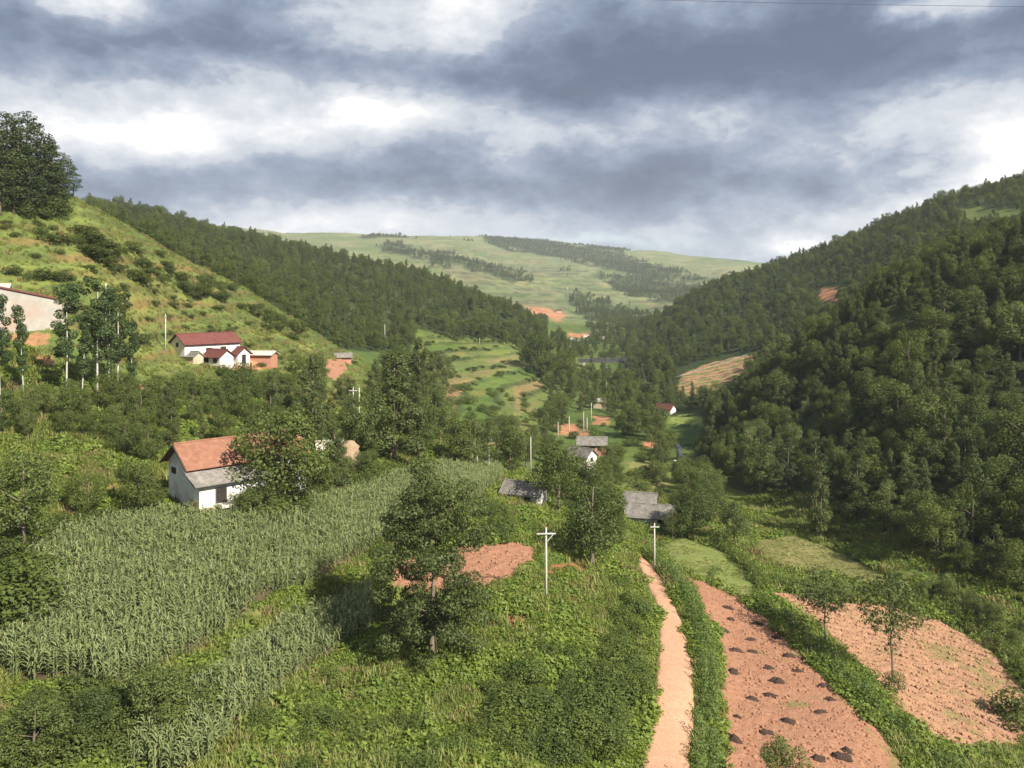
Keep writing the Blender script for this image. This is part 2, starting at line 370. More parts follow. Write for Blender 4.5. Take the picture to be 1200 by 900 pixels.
M['grass'] = leaf_mat('grass_blades', (.105, .145, .030), (.245, .275, .078), (1.3, 1.05, .8), .35)
M['drygrass'] = leaf_mat('dry_grass', (.15, .13, .05), (.30, .25, .11), (1.1, 1.0, .9), .3)
M['bark'] = noisy_mat('bark', (.10, .075, .05), (.20, .165, .12), 6)
M['bark_pale'] = noisy_mat('bark_pale', (.34, .32, .27), (.52, .50, .44), 4)

def land_mat():
    m, t, out = newmat('land')
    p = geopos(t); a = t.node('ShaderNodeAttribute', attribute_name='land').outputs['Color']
    n1 = t.noise(p, .09, 6, .65); n2 = t.noise(p, .9, 6, .65); n3 = t.noise(p, .015, 5, .6)
    c = t.mix(1.0, a, t.ramp(n1, [(.3, (.68, .72, .70)), (.5, (1, 1, 1)), (.7, (1.30, 1.18, 1.05))]), 'MULTIPLY')
    c = t.mix(1.0, c, t.ramp(n2, [(.3, (.62, .68, .62)), (.5, (1, 1, 1)), (.72, (1.3, 1.22, 1.1))]), 'MULTIPLY')
    c = t.mix(1.0, c, t.ramp(n3, [(.35, (.85, .9, .9)), (.65, (1.12, 1.06, 1.0))]), 'MULTIPLY')
    pbr(t, out, c, .95, .1, n2, .8, .5); return m
M['land'] = land_mat()
def soil_mat(name, c0, c1, c2, s=1.0, bump=.9, bd=.12):
    m, t, out = newmat(name); p = geopos(t)
    n = t.noise(p, 2.2 * s, 6, .7); b = t.noise(p, .25 * s, 4, .6); f = t.noise(p, 7.0 * s, 3, .6)
    c = t.mix(t.maprange(n, .35, .65, 0, 1), c0, c1); c = t.mix(t.maprange(b, .45, .7, 0, .7), c, c2)
    c = t.mix(1.0, c, t.ramp(f, [(.3, (.78, .76, .74)), (.6, (1.05, 1.05, 1.05))]), 'MULTIPLY')
    g = t.node('ShaderNodeAttribute', attribute_name='green').outputs['Fac']
    c = t.mix(g, c, t.mix(n, (.09, .12, .03), (.17, .2, .06)))
    pbr(t, out, c, .95, .1, n, bump, bd); return m
M['soil'] = soil_mat('ploughed_red_soil', (.262, .130, .078), (.342, .184, .114), (.30, .154, .092))
M['soil2'] = soil_mat('tilled_red_soil', (.30, .165, .098), (.38, .222, .138), (.345, .20, .115))
M['road'] = soil_mat('packed_red_earth', (.42, .24, .15), (.48, .285, .185), (.44, .245, .15), .8, .35, .05)
M['meadow'] = soil_mat('mown_meadow', (.125, .165, .040), (.19, .215, .065), (.20, .20, .075), 1.0, .8, .2)
M['meadow2'] = soil_mat('dry_meadow', (.135, .135, .045), (.21, .195, .08), (.23, .20, .085), 1.0, .8, .2)

# ------------------------------------------------------------------ land cover
C_GRASS = np.array((.105, .135, .036)); C_YEL = np.array((.185, .185, .066)); C_DARK = np.array((.035, .05, .017)); C_SOIL = np.array((.36, .180, .100))
C_MID = np.array((.075, .11, .028)); C_FAR = np.array((.140, .165, .078)); C_PALE = np.array((.24, .215, .10))
MAIZE_UP = [(30, 800), (0, 790), (-40, 780), (-60, 720), (35, 690), (45, 655), (75, 630), (140, 618), (200, 607), (290, 603), (360, 592), (420, 580), (470, 562), (540, 552), (590, 553), (588, 566), (560, 590), (500, 612), (440, 645), (380, 678), (300, 708), (230, 765), (170, 800), (120, 810)]
MAIZE_LOW = [(145, 905), (200, 852), (260, 795), (330, 735), (400, 705), (438, 690), (440, 735), (400, 762), (345, 800), (300, 845), (255, 880), (225, 915)]
ROAD = [(744, 648), (750, 662), (758, 680), (764, 695), (769, 706), (773, 720), (774, 750), (772, 775), (769, 800), (766, 830), (761, 860), (755, 890), (748, 930), (735, 1000),
        (800, 1000), (806, 930), (808, 890), (811, 860), (812, 825), (811, 790), (808, 768), (804, 748), (799, 731), (792, 716), (785, 700), (774, 678), (761, 661), (748, 647)]
FIELD_MID = [(797, 674), (832, 686), (868, 702), (905, 732), (940, 766), (985, 810), (1030, 858), (1060, 900), (1085, 960), (826, 960), (842, 900), (846, 850), (846, 800), (838, 740), (815, 700)]
FIELD_RIGHT = [(893, 694), (930, 696), (965, 706), (1040, 711), (1100, 728), (1150, 755), (1190, 788), (1218, 830), (1205, 868), (1135, 889), (1075, 858), (1035, 812), (1000, 772), (960, 738), (925, 712)]
SOIL_SMALL = [(452, 668), (475, 655), (545, 640), (600, 636), (628, 642), (624, 660), (602, 680), (565, 697), (525, 706), (480, 702), (452, 688)]
MEADOW = [(778, 640), (800, 630), (850, 648), (884, 680), (885, 696), (872, 702), (835, 686), (806, 672), (782, 662)]
MEADOW_R = [(886, 632), (930, 628), (985, 648), (1035, 672), (1055, 690), (1010, 686), (960, 672), (915, 662), (885, 648)]
TERR_RED = [(792, 462), (797, 440), (825, 428), (862, 419), (884, 416), (892, 424), (866, 440), (850, 450), (836, 460), (815, 464)]
GULLY = [(383, 422), (403, 420), (406, 433), (392, 446), (384, 440)]
FOOT = ([-700, 711, 735, 760, 800, 850, 900, 1000, 1060, 1100, 1200, 1450, 1900], [1e5, 1e5, 490, 400, 228, 181, 166, 141, 127, 118, 108, 88, 62])
FIELDS_MID = [  # small farmed plots in the valley: polygon, colour, distance range
    ([(520, 440), (545, 400), (600, 400), (625, 425), (650, 470), (640, 500), (600, 490), (560, 470)], np.array((.155, .18, .055)), (215, 440)),
    ([(545, 415), (590, 408), (615, 420), (600, 432), (560, 430)], C_PALE * .75, (215, 470)),
    ([(518, 452), (545, 455), (548, 462), (520, 464)], C_SOIL * .95, (215, 440)),
    ([(552, 458), (572, 458), (572, 464), (552, 465)], C_SOIL * .95, (215, 440)),
    ([(608, 475), (628, 473), (630, 488), (612, 488)], C_SOIL, (200, 440)),
    ([(575, 468), (600, 475), (608, 488), (590, 482)], C_PALE * .8, (200, 440)),
    ([(648, 498), (690, 496), (690, 512), (655, 510)], C_SOIL, (215, 330)),
    ([(752, 514), (772, 516), (770, 526), (754, 524)], C_SOIL, (190, 330)),
    ([(695, 490), (712, 488), (710, 497), (697, 497)], C_SOIL, (215, 360)),
    ([(735, 540), (760, 540), (785, 565), (780, 590), (740, 590)], C_YEL * .95, (160, 240)),
    ([(757, 545), (770, 545), (770, 556), (757, 556)], C_SOIL, (160, 240)),
    ([(776, 489), (805, 485), (826, 490), (824, 498), (780, 497)], np.array((.19, .23, .06)), (230, 320)),
    ([(780, 500), (822, 500), (815, 520), (785, 520)], C_MID, (225, 320)),
    ([(725, 410), (745, 400), (747, 405), (730, 416)], np.array((.2, .23, .07)), (450, 800)),
]
def fill(mask, c): LAND[mask] = c
FW = 1 + 1.3 * sstep(900, 1200, GY)
WX = GPX + FW * 7 * fbm(GX / (GY * .02), GY / (GY * .02) + np.log(GY) * 40, 3, 50); WY = GPY + FW * 4 * fbm(GX / (GY * .02) + 9, np.log(GY) * 46, 3, 60)
LAND = np.zeros(GX.shape + (3,)); LAND[:] = C_GRASS
nz = fbm(GX / 22, GY / 22, 4, 70); nz2 = fbm(GX / 7, GY / 7, 3, 71)
def blend(mask_w, c):
    global LAND
    LAND = LAND * (1 - mask_w[..., None]) + np.asarray(c) * mask_w[..., None]
near = GY < 150
blend(sstep(-.2, .4, nz) * .6, C_MID)
# left grassy hill
hill = (sstep(132, 142, GY) * (1 - sstep(255, 275, GY)) * (1 - sstep(405, 430, GPX)))
blend(hill * .95, np.array((.122, .158, .045))); blend(hill * sstep(.05, .5, nz) * .6, np.array((.175, .165, .06))); blend(hill * sstep(.05, .5, -nz) * .7, C_MID)
blend(hill * sstep(.45, .55, fbm(GX / 13, GZ / 1.4, 3, 72)) * .4, C_SOIL * .9)
slope = np.abs(np.gradient(GZ, axis=0)) / np.maximum(np.gradient(GY, axis=0), 1e-3)
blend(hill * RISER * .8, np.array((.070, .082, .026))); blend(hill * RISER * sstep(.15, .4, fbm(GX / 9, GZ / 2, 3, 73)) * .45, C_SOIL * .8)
# woods floor
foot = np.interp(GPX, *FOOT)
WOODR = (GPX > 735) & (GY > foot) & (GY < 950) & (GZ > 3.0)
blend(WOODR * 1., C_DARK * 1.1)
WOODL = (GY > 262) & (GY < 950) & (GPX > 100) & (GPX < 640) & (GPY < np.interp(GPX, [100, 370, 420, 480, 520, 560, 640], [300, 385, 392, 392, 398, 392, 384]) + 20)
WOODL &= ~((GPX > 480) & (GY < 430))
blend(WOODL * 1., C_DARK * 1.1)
# valley bottom beyond
blend(((GY > 215) & (GY < 950) & ~WOODR & ~WOODL & (GPX > 420) & (GPX < 800)) * .8, C_MID)
for poly, c, (a, b) in FIELDS_MID: blend(inpoly(WX, WY, poly) * ((GY > a) & (GY < b)), c)
midt = (GY > 215) & (GY < 440) & (GPX > 490) & (GPX < 690) & (WY > 395)
lm = np.floor((GZ + 1.5 * fbm(GX / 30, GY / 30, 2, 33)) / 2.5); cm = np.floor(GX / (12 + 8 * ((lm * 3.7) % 1)) + lm * .31); hm_ = (np.sin(lm * 12.9898 + cm * 78.233) * 43758.5453) % 1.0
for lo, hi, c, w in ((0, .2, (.17, .165, .06), .7), (.2, .42, (.085, .135, .03), .8), (.42, .5, (.22, .15, .08), .7), (.5, .7, (.12, .15, .045), .8)): blend(midt * ((hm_ >= lo) & (hm_ < hi)) * w, np.array(c))
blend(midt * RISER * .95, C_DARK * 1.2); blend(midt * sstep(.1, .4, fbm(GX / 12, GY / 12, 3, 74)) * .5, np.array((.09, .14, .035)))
# far hills
farw = sstep(960, 1050, GY)
blend(farw * 1., C_FAR); blend(farw * sstep(0, .5, fbm(GX / 170, GY / 170, 4, 80)) * .8, np.array((.18, .18, .09))); blend(farw * sstep(.1, .6, fbm(GX / 90, GY / 90, 4, 81)) * .55, np.array((.11, .135, .045)))
lev = np.floor((GZ + 6 * fbm(GX / 160, GY / 160, 2, 82)) / 11.0); cellx = np.floor(GX / (55 + 30 * ((lev * 7.3) % 1.0)) + lev * .37)
hsh = (np.sin(lev * 12.9898 + cellx * 78.233) * 43758.5453) % 1.0
plot = farw * (GY < 3300)
for lo, hi, c, w in ((0, .22, (.19, .195, .095), .7), (.22, .45, (.10, .14, .05), .7), (.45, .56, (.17, .15, .085), .6), (.58, .75, (.125, .155, .06), .6)): blend(plot * ((hsh >= lo) & (hsh < hi)) * w, np.array(c))
blend(farw * RISER * .8, np.array((.06, .075, .035)))
FARW = [[(548, 268), (600, 272), (640, 282), (720, 298), (790, 318), (830, 330), (760, 326), (700, 312), (660, 304), (610, 296), (570, 282)],
        [(490, 292), (520, 296), (545, 306), (535, 314), (505, 308)], [(440, 286), (470, 290), (500, 300), (470, 300)],
        [(660, 345), (700, 352), (735, 362), (735, 378), (700, 378), (670, 362)],
        [(700, 325), (740, 322), (790, 332), (830, 340), (790, 352), (740, 350)], [(540, 308), (580, 316), (620, 326), (590, 330), (550, 318)],
        [(700, 286), (735, 292), (730, 296), (690, 292)]]
FARMASK = np.zeros(GX.shape, bool)
for q in FARW: FARMASK |= inpoly(WX, WY, q)
FARMASK &= (GY > 1050) & (GY < 4000)
FARMASK |= (GY > 1050) & (GY < 3600) & (fbm(GX / 150, GY / 190, 4, 85) > .42)
FARMASK |= (GY > 4600) & (GY < 6500) & (fbm(GX / 500, GY / 500, 3, 86) > -.1)
blend(FARMASK * 1., C_DARK * 1.25)
for q in ([(620, 360), (640, 360), (660, 366), (658, 376), (640, 374), (622, 368)], [(665, 390), (690, 389), (688, 397), (664, 397)]):
    blend(inpoly(WX, WY, q) * ((GY > 560) & (GY < 1600)), C_SOIL * .95)
blend(inpoly(WX, WY, [(960, 337), (984, 338), (980, 353), (964, 352)]) * (GY > 300) * (GY < 700), C_SOIL * 1.05)
blend(inpoly(WX, WY, [(1100, 248), (1150, 242), (1215, 248), (1215, 268), (1150, 262)]) * ((GY > 300) & (GY < 900)), np.array((.10, .13, .04)))
# near land
blend(((GY < 150) & (GPX < 790)) * .35, np.array((.09, .13, .03)))
blend(inpoly(WX, WY, MAIZE_UP) * (GY < 170) + 0., np.array((.10, .08, .045))); blend(inpoly(WX, WY, MAIZE_LOW) * (GY < 110) + 0., np.array((.10, .08, .045)))
for q, c in (([(600, 690), (650, 660), (690, 660), (700, 700), (640, 720)], C_SOIL * .55), ([(40, 545), (100, 520), (110, 580), (95, 620), (60, 610)], np.array((.2, .15, .075))),
             ([(560, 725), (620, 715), (620, 735), (570, 742)], C_SOIL * .6), ([(225, 775), (300, 712), (380, 682), (440, 650), (445, 668), (380, 700), (300, 740), (240, 790)], np.array((.17, .16, .06))),
             ([(225, 770), (262, 738), (282, 722), (290, 728), (255, 752), (235, 775)], C_SOIL * .8), ([(8, 392), (60, 392), (58, 405), (8, 406)], C_SOIL), ([(35, 418), (60, 416), (70, 425), (50, 428)], C_SOIL * .95),
             ([(140, 452), (185, 448), (180, 462), (140, 462)], C_SOIL * .9), ([(245, 418), (310, 418), (312, 432), (275, 434)], C_SOIL * .9 + .03), ([(100, 566), (140, 562), (135, 580), (105, 582)], C_SOIL * .8),
             ([(510, 502), (522, 506), (520, 514), (512, 512)], C_SOIL), ([(575, 515), (588, 515), (586, 525), (577, 525)], C_SOIL), ([(685, 875), (705, 880), (702, 910), (688, 910)], C_SOIL),
             ([(100, 560), (60, 600), (80, 612), (100, 595)], np.array((.24, .15, .08)))):
    blend(inpoly(WX, WY, q) * (GY < 270) * .9, c)

def build_ground():
    nr, nc = GX.shape; V = np.stack([GX, GY, GZ], -1).reshape(-1, 3)
    i = np.arange(nr - 1)[:, None] * nc + np.arange(nc - 1)[None, :]
    Q = np.stack([i, i + 1, i + nc + 1, i + nc], -1).reshape(-1, 4)
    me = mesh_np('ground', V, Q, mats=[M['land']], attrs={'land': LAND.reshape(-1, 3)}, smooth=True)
    o = obj('ground', me); tag(o, 'green valley floor and grassy hillsides rising to far ridges', 'ground', kind='structure'); return o
build_ground()

def patch(name, poly_px, mat, label, off=.14, step=.3, relief=None, green=None, ymin=0, cat='field', wob=.35, pts=None, edge=.5):
    P = pts if pts is not None else [hit(x, y, ymin)[:2] for x, y in poly_px]
    xs = [p[0] for p in P]; yy = [p[1] for p in P]
    gx = np.arange(min(xs) - 1, max(xs) + 1, step); gy = np.arange(min(yy) - 1, max(yy) + 1, step)
    X, Y = np.meshgrid(gx, gy)
    d = polydist(X, Y, P) + wob * 2 * fbm(X / 1.6, Y / 1.6, 3, 91) * edge
    Z = zat(X, Y) + off * sstep(-.25 * edge / .5, .35 * edge / .5, d) - .35 * (1 - sstep(-.9 * edge / .5, -.1 * edge / .5, d))
    if relief is not None: Z = Z + relief(X, Y) * sstep(0, .8, d)
    keep = d > -1.0 * edge / .5
    idx = -np.ones(X.shape, int); cellk = keep[:-1, :-1] | keep[1:, :-1] | keep[:-1, 1:] | keep[1:, 1:]
    r, c = np.nonzero(cellk); q = np.stack([np.stack([r, c], -1), np.stack([r, c + 1], -1), np.stack([r + 1, c + 1], -1), np.stack([r + 1, c], -1)], 1)
    flat = q[..., 0] * X.shape[1] + q[..., 1]; u, inv = np.unique(flat, return_inverse=True)
    V = np.stack([X.ravel()[u], Y.ravel()[u], Z.ravel()[u]], -1)
    at = {'green': (green(X, Y) if green is not None else np.zeros(X.shape)).ravel()[u]}
    o = obj(name, mesh_np(name, V, inv.reshape(-1, 4), mats=[mat], attrs=at, smooth=True)); tag(o, label, cat, kind='structure'); return o
clod = lambda a, s=.5: (lambda X, Y: a * fbm(X / s, Y / s, 3, 95))
patch('dirt_road', ROAD, M['road'], 'pale red earth track running down past the hedges', .12, .22, clod(.05, .8), cat='road', wob=.3, edge=.25)
patch('ploughed_field', FIELD_MID, M['soil'], 'bare red ploughed field dotted with dark manure heaps', .16, .22, clod(.13, .40),
      green=lambda X, Y: .5 * sstep(.45, .6, fbm(X / 3, Y / 3, 4, 97)))
cx0, cy0 = hit(1000, 900)[:2]
def furrow(X, Y):
    r = np.hypot(X - cx0 + 6, Y - cy0 + 6) + .5 * fbm(X / 4, Y / 4, 2, 99)
    return (.16 * np.sin(r * 2 * math.pi / 1.5)) * (.55 + .9 * fbm(X / .8, Y / .8, 2, 93)) + .16 * fbm(X / .5, Y / .5, 2, 94)
patch('ploughed_field', FIELD_RIGHT, M['soil2'], 'tilled red field on the right with faint curved furrows', .16, .2, furrow,
      green=lambda X, Y: .55 * sstep(.25, .6, fbm(X / 2.2, Y / 2.2, 4, 98) + .35 * sstep(38, 48, X) - .02))
patch('ploughed_field', SOIL_SMALL, M['soil'], 'small patch of bare red soil behind the tall open tree', .16, .22, clod(.18, .5))
patch('meadow', MEADOW, M['meadow'], 'short light green plot at the head of the ploughed field', .14, .35, clod(.1, .8))
patch('meadow', MEADOW_R, M['meadow2'], 'yellowish grass meadow at the foot of the dark wood', .14, .4, clod(.1, .8))
patch('terraced_field', TERR_RED, soil_mat('terrace_soil', (.30, .16, .10), (.40, .22, .14), (.34, .21, .11), .3, 1.0, .5), 'bare red field cut into narrow terraces below the wood', .3, .6, clod(.5, 1.8), ymin=310, wob=.6,
      green=lambda X, Y: .95 * sstep(.52, .62, ((Y + .25 * X + 3 * fbm(X / 14, Y / 14, 3, 96)) / 8.5) % 1.0))
patch('eroded_bank', GULLY, M['soil'], 'red bare eroded bank on the hill spur', .3, .4, clod(.5, 1.2), ymin=190, cat='bank')
# ------------------------------------------------------------------ plants
def rs(seed): return np.random.default_rng(seed)
def leaf_quads(P, N, size, rng, aspect=.55, jitter=.5, fold=0):
    """one pointed leaf-shaped quad per point"""
    n = len(P); N = N + jitter * rng.normal(size=(n, 3)); N /= np.linalg.norm(N, axis=1, keepdims=True) + 1e-9
    A = rng.normal(size=(n, 3)); A -= (A * N).sum(1, keepdims=True) * N; A /= np.linalg.norm(A, axis=1, keepdims=True) + 1e-9
    B = np.cross(N, A); s = size * rng.uniform(.6, 1.35, (n, 1))
    V = np.stack([P - A * s * .5, P + B * s * aspect * .5 + N * s * .06, P + A * s * .5 - N * s * .1, P - B * s * aspect * .5 + N * s * .06], 1)
    return V.reshape(-1, 3), np.arange(n * 4).reshape(n, 4)
def crown(lobes, n, size, seed, aspect=.6, inner=.2, up=.35, jitter=.55, flat=1.0):
    rng = rs(seed); L = np.array(lobes, float); c, r = L[:, :3], L[:, 3:6]
    w = (r[:, 0] * r[:, 1] * r[:, 2]) ** (2 / 3); k = rng.choice(len(L), n, p=w / w.sum())
    D = rng.normal(size=(n, 3)); D /= np.linalg.norm(D, axis=1, keepdims=True)
    rad = np.where(rng.random(n) < inner, rng.uniform(.45, .8, n), rng.uniform(.82, 1.08, n))
    P = c[k] + D * r[k] * rad[:, None]
    # thin out what lies deep inside another lobe
    deep = np.zeros(n)
    for j in range(len(L)):
        q = np.linalg.norm((P - c[j]) / r[j], axis=1); deep = np.maximum(deep, (q < .7) & (k != j))
    keep = (deep < .5) | (rng.random(n) < .25)
    P, D, k = P[keep], D[keep], k[keep]
    N = D / r[k]; N /= np.linalg.norm(N, axis=1, keepdims=True); N = N + np.array([0, 0, up])
    V, Q = leaf_quads(P, N, size, rng, aspect, jitter)
    lobet = rng.random(len(L)); tint = np.clip(.5 + .35 * (lobet[k] - .5) + rng.normal(0, .2, len(P)), 0, 1)
    return V, Q, np.repeat(tint, 4)
def lobes_blob(rng, n, cz, R3, rl, fill=.72):
    out = []
    for i in range(n):
        d = rng.normal(size=3); d /= np.linalg.norm(d); d[2] = d[2] * .95 + .05
        q = fill * rng.uniform(.55, 1.05); p = d * np.array(R3) * q; s = rng.uniform(*rl)
        out.append((p[0], p[1], cz + p[2], s * rng.uniform(.85, 1.2), s * rng.uniform(.85, 1.2), s * rng.uniform(.75, 1.15)))
    return out
def trunk_mesh(name, H, r0, lobes, mat, seed, lean=.3, top=.8, limbs=6):
    rng = rs(seed); b = MB(); n = 6; pts = []; rr = []
    lx, ly_ = rng.uniform(-lean, lean, 2)
    for i in range(n + 1):
        t = i / n; pts.append((lx * t * t + .06 * rng.normal() * t, ly_ * t * t + .06 * rng.normal() * t, -.4 + (H * top + .4) * t)); rr.append(r0 * (1.25 if i == 0 else 1) * (1 - .78 * t))
    b.tube(pts, rr, 7)
    L = [lobes[i] for i in rng.permutation(len(lobes))[:limbs]]
    for l in L:
        z0 = min(max(H * .25, l[2] - .35 * math.hypot(l[0], l[1]) - .8), H * top * .9); t = (z0 + .4) / (H * top + .4); s = (lx * t * t, ly_ * t * t, z0)
        e = (l[0] * .9, l[1] * .9, l[2]); m = ((s[0] + e[0]) * .5, (s[1] + e[1]) * .5, (s[2] * .6 + e[2] * .4) + .1)
        b.tube([s, m, e], [r0 * .38, r0 * .25, r0 * .08], 5)
    return b.mesh(name, mat, True)

PROTO = {}   # kind -> list of (crown mesh, trunk mesh or None, height)
def reg(kind, cr, tr, H): PROTO.setdefault(kind, []).append((cr, tr, H))
def crown_mesh(name, data, mat): V, Q, t = data; return mesh_np(name, V, Q, mats=[mat], attrs={'tint': t})
for i in range(5):      # broadleaf trees, 10 m
    g = rs(100 + i); R3 = [(3.3, 3.2, 4.2), (3.0, 3.3, 4.5), (3.8, 3.4, 3.9), (2.7, 2.8, 4.6), (3.3, 2.9, 4.3)][i]
    lb = lobes_blob(g, 34, 5.1, R3, (.65, 1.35), .92); reg('broad', crown_mesh('crown', crown(lb, 8500, .25, 200 + i), M['broad']), trunk_mesh('trunk', 10, .22, lb, M['bark'], 300 + i), 10)
for i in range(3):
    g = rs(120 + i); R3 = [(2.3, 2.4, 4.3), (3.2, 3.0, 3.6), (2.0, 2.1, 4.2)][i]
    lb = lobes_blob(g, 30, 5.2, R3, (.6, 1.2), .92); reg('light', crown_mesh('crown', crown(lb, 7500, .24, 220 + i), M['broad_light']), trunk_mesh('trunk', 10, .18, lb, M['bark'], 320 + i), 10)
for i in range(4):      # tall ragged broadleaf trees, 12 m
    g = rs(130 + i); lb = []
    for j in range(34):
        tt = (j + .5) / 34; z = 1.6 + 9.8 * tt; r = [2.2, 1.9, 2.6, 2.0][i] * (1.15 - tt) ** .7 * (1 + .25 * math.sin(tt * 17 + i)); a = g.uniform(0, 6.28); q = r * g.uniform(.3, 1.0); s_ = g.uniform(.55, 1.05) * (1.1 - .45 * tt); lb.append((math.cos(a) * q, math.sin(a) * q, z, s_, s_, s_ * .9))
    reg('tall', crown_mesh('crown', crown(lb, 7000, .25, 235 + i), M['tall']), trunk_mesh('trunk', 12, .2, lb, M['bark'], 335 + i, .2, .85, 8), 12)
g = rs(140); lb = []
for j in range(26):
    tt = (j + .5) / 26; a = j * 2.4 + g.normal(0, .4); r = 4.2 * math.sin(math.pi * (.16 + .76 * tt)) ** .8 * g.uniform(.35, 1.05); cx_, cy_, cz_ = r * math.cos(a), r * math.sin(a), 1.5 + 12.6 * tt + g.normal(0, .5)
    for q in range(5): s_ = g.uniform(.5, 1.0); lb.append((cx_ + g.normal(0, .95), cy_ + g.normal(0, .95), cz_ + g.normal(0, .7), s_ * 1.2, s_ * 1.2, s_ * .8))

reg('walnut', crown_mesh('crown', crown(lb, 48000, .21, 240, inner=.12, jitter=.7), M['walnut']), trunk_mesh('trunk', 15, .26, lb, M['bark'], 340, .6, .70, 26), 15)
for i in range(3):      # tall clean-stemmed poplars, 16 m
    g = rs(150 + i); lb = []
    for j in range(20):
        z = [6.6, 4.6, 5.4][i] + (15.8 - [6.6, 4.6, 5.4][i]) * (j + .5) / 20; r = [1.25, 1.0, 1.45][i] * (1 - ((z - 10.5) / 7.2) ** 2) ** .5; a = g.uniform(0, 6.28); q = r * g.uniform(.3, 1.05)
        s = g.uniform(.45, .95) * (.65 + .35 * r); lb.append((math.cos(a) * q, math.sin(a) * q, z, s, s, s * .9))
    reg('poplar', crown_mesh('crown', crown(lb, 5200, .24, 250 + i, aspect=.75), M['poplar']), trunk_mesh('trunk', 16, .125, lb, M['bark_pale'], 350 + i, .35, .92, 4), 16)
for i in range(4):      # pines with flattened tiers, 12 m
    g = rs(160 + i); lb = []
    for j in range(30):
        t = (j + .5) / 30; z = 2.6 + 9.2 * t; r = [3.0, 2.6, 2.2, 2.8][i] * (1 - t) ** .6 + .3; a = g.uniform(0, 6.28); q = r * g.uniform(.45, .95)
        s = g.uniform(.7, 1.15) * (1.15 - .5 * t); lb.append((math.cos(a) * q, math.sin(a) * q, z, s * 1.2, s * 1.2, s * .5))
    reg('pine', crown_mesh('crown', crown(lb, 3000, .36, 260 + i, aspect=.45, up=.8), M['pine']), trunk_mesh('trunk', 12, .2, lb, M['bark'], 360 + i, .2, .95, 12), 12)
for i in range(4):      # shrubs, 2.4 m
    g = rs(170 + i); lb = lobes_blob(g, 16, 1.05, (1.5, 1.4, 1.0), (.35, .75), .9); reg('shrub', crown_mesh('leaves', crown(lb, 2200, .18, 270 + i, up=.7), M['shrub']), None, 2.4)
for i in range(3):      # dark scrub
    g = rs(180 + i); lb = lobes_blob(g, 16, 1.1, (1.7, 1.5, 1.0), (.4, .8), .9); reg('scrub', crown_mesh('leaves', crown(lb, 1900, .21, 280 + i, up=.7), M['broad']), None, 2.4)
for i in range(2):      # thin young trees, 7 m
    g = rs(190 + i); lb = lobes_blob(g, 30, 4.9, (1.9, 1.8, 1.9), (.5, .85), .95) + lobes_blob(g, 4, 2.2, (.5, .5, .6), (.25, .35)); reg('sapling', crown_mesh('crown', crown(lb, 3000, .22, 290 + i, inner=.1, aspect=.5), M['walnut']), trunk_mesh('trunk', 7, .085, lb, M['bark'], 390 + i, .2, .68, 12), 7)
# herb clump and grass tuft
for i in range(3):
    g = rs(400 + i); n = 120; a = g.uniform(0, 6.28, n); q = np.sqrt(g.random(n)) * .55; z = g.uniform(.15, .62, n) * (1.15 - q)
    P = np.stack([np.cos(a) * q, np.sin(a) * q, z], -1); N = np.stack([np.cos(a) * .6, np.sin(a) * .6, np.full(n, .8)], -1)
    V, Q = leaf_quads(P, N, .17, g, .6, .5); reg('herb', mesh_np('leaves', V, Q, mats=[M['weed']], attrs={'tint': np.repeat(np.clip(g.normal(.5, .25, n), 0, 1), 4)}), None, .6)
def blades(g, n, h, spread, w, mat, bend=.45):
    a = g.uniform(0, 6.28, n); q = np.sqrt(g.random(n)) * spread; hh = h * g.uniform(.55, 1.15, n); d = g.uniform(0, 6.28, n)
    B = np.stack([np.cos(a) * q, np.sin(a) * q, np.zeros(n) - .05], -1); D = np.stack([np.cos(d), np.sin(d), np.zeros(n)], -1); Sd = np.stack([-np.sin(d), np.cos(d), np.zeros(n)], -1) * w
    m = B + D * (hh * bend * .3)[:, None] + np.array([0, 0, 1]) * (hh * .6)[:, None]; e = B + D * (hh * bend)[:, None] + np.array([0, 0, 1]) * hh[:, None]
    V = np.stack([B - Sd, B + Sd, m + Sd * .8, m - Sd * .8, e], 1).reshape(-1, 3); i = np.arange(n) * 5
    return V, np.stack([i, i + 1, i + 2, i + 3], -1), np.stack([i + 3, i + 2, i + 4], -1), np.repeat(np.clip(g.normal(.5, .25, n), 0, 1), 5)
for i in range(3):
    g = rs(410 + i); V, Q, T, t = blades(g, 46, .62, .38, .028, M['grass']); reg('tuft', mesh_np('blades', V, Q, T, mats=[M['drygrass' if i == 2 else 'grass']], attrs={'tint': t}), None, .6)
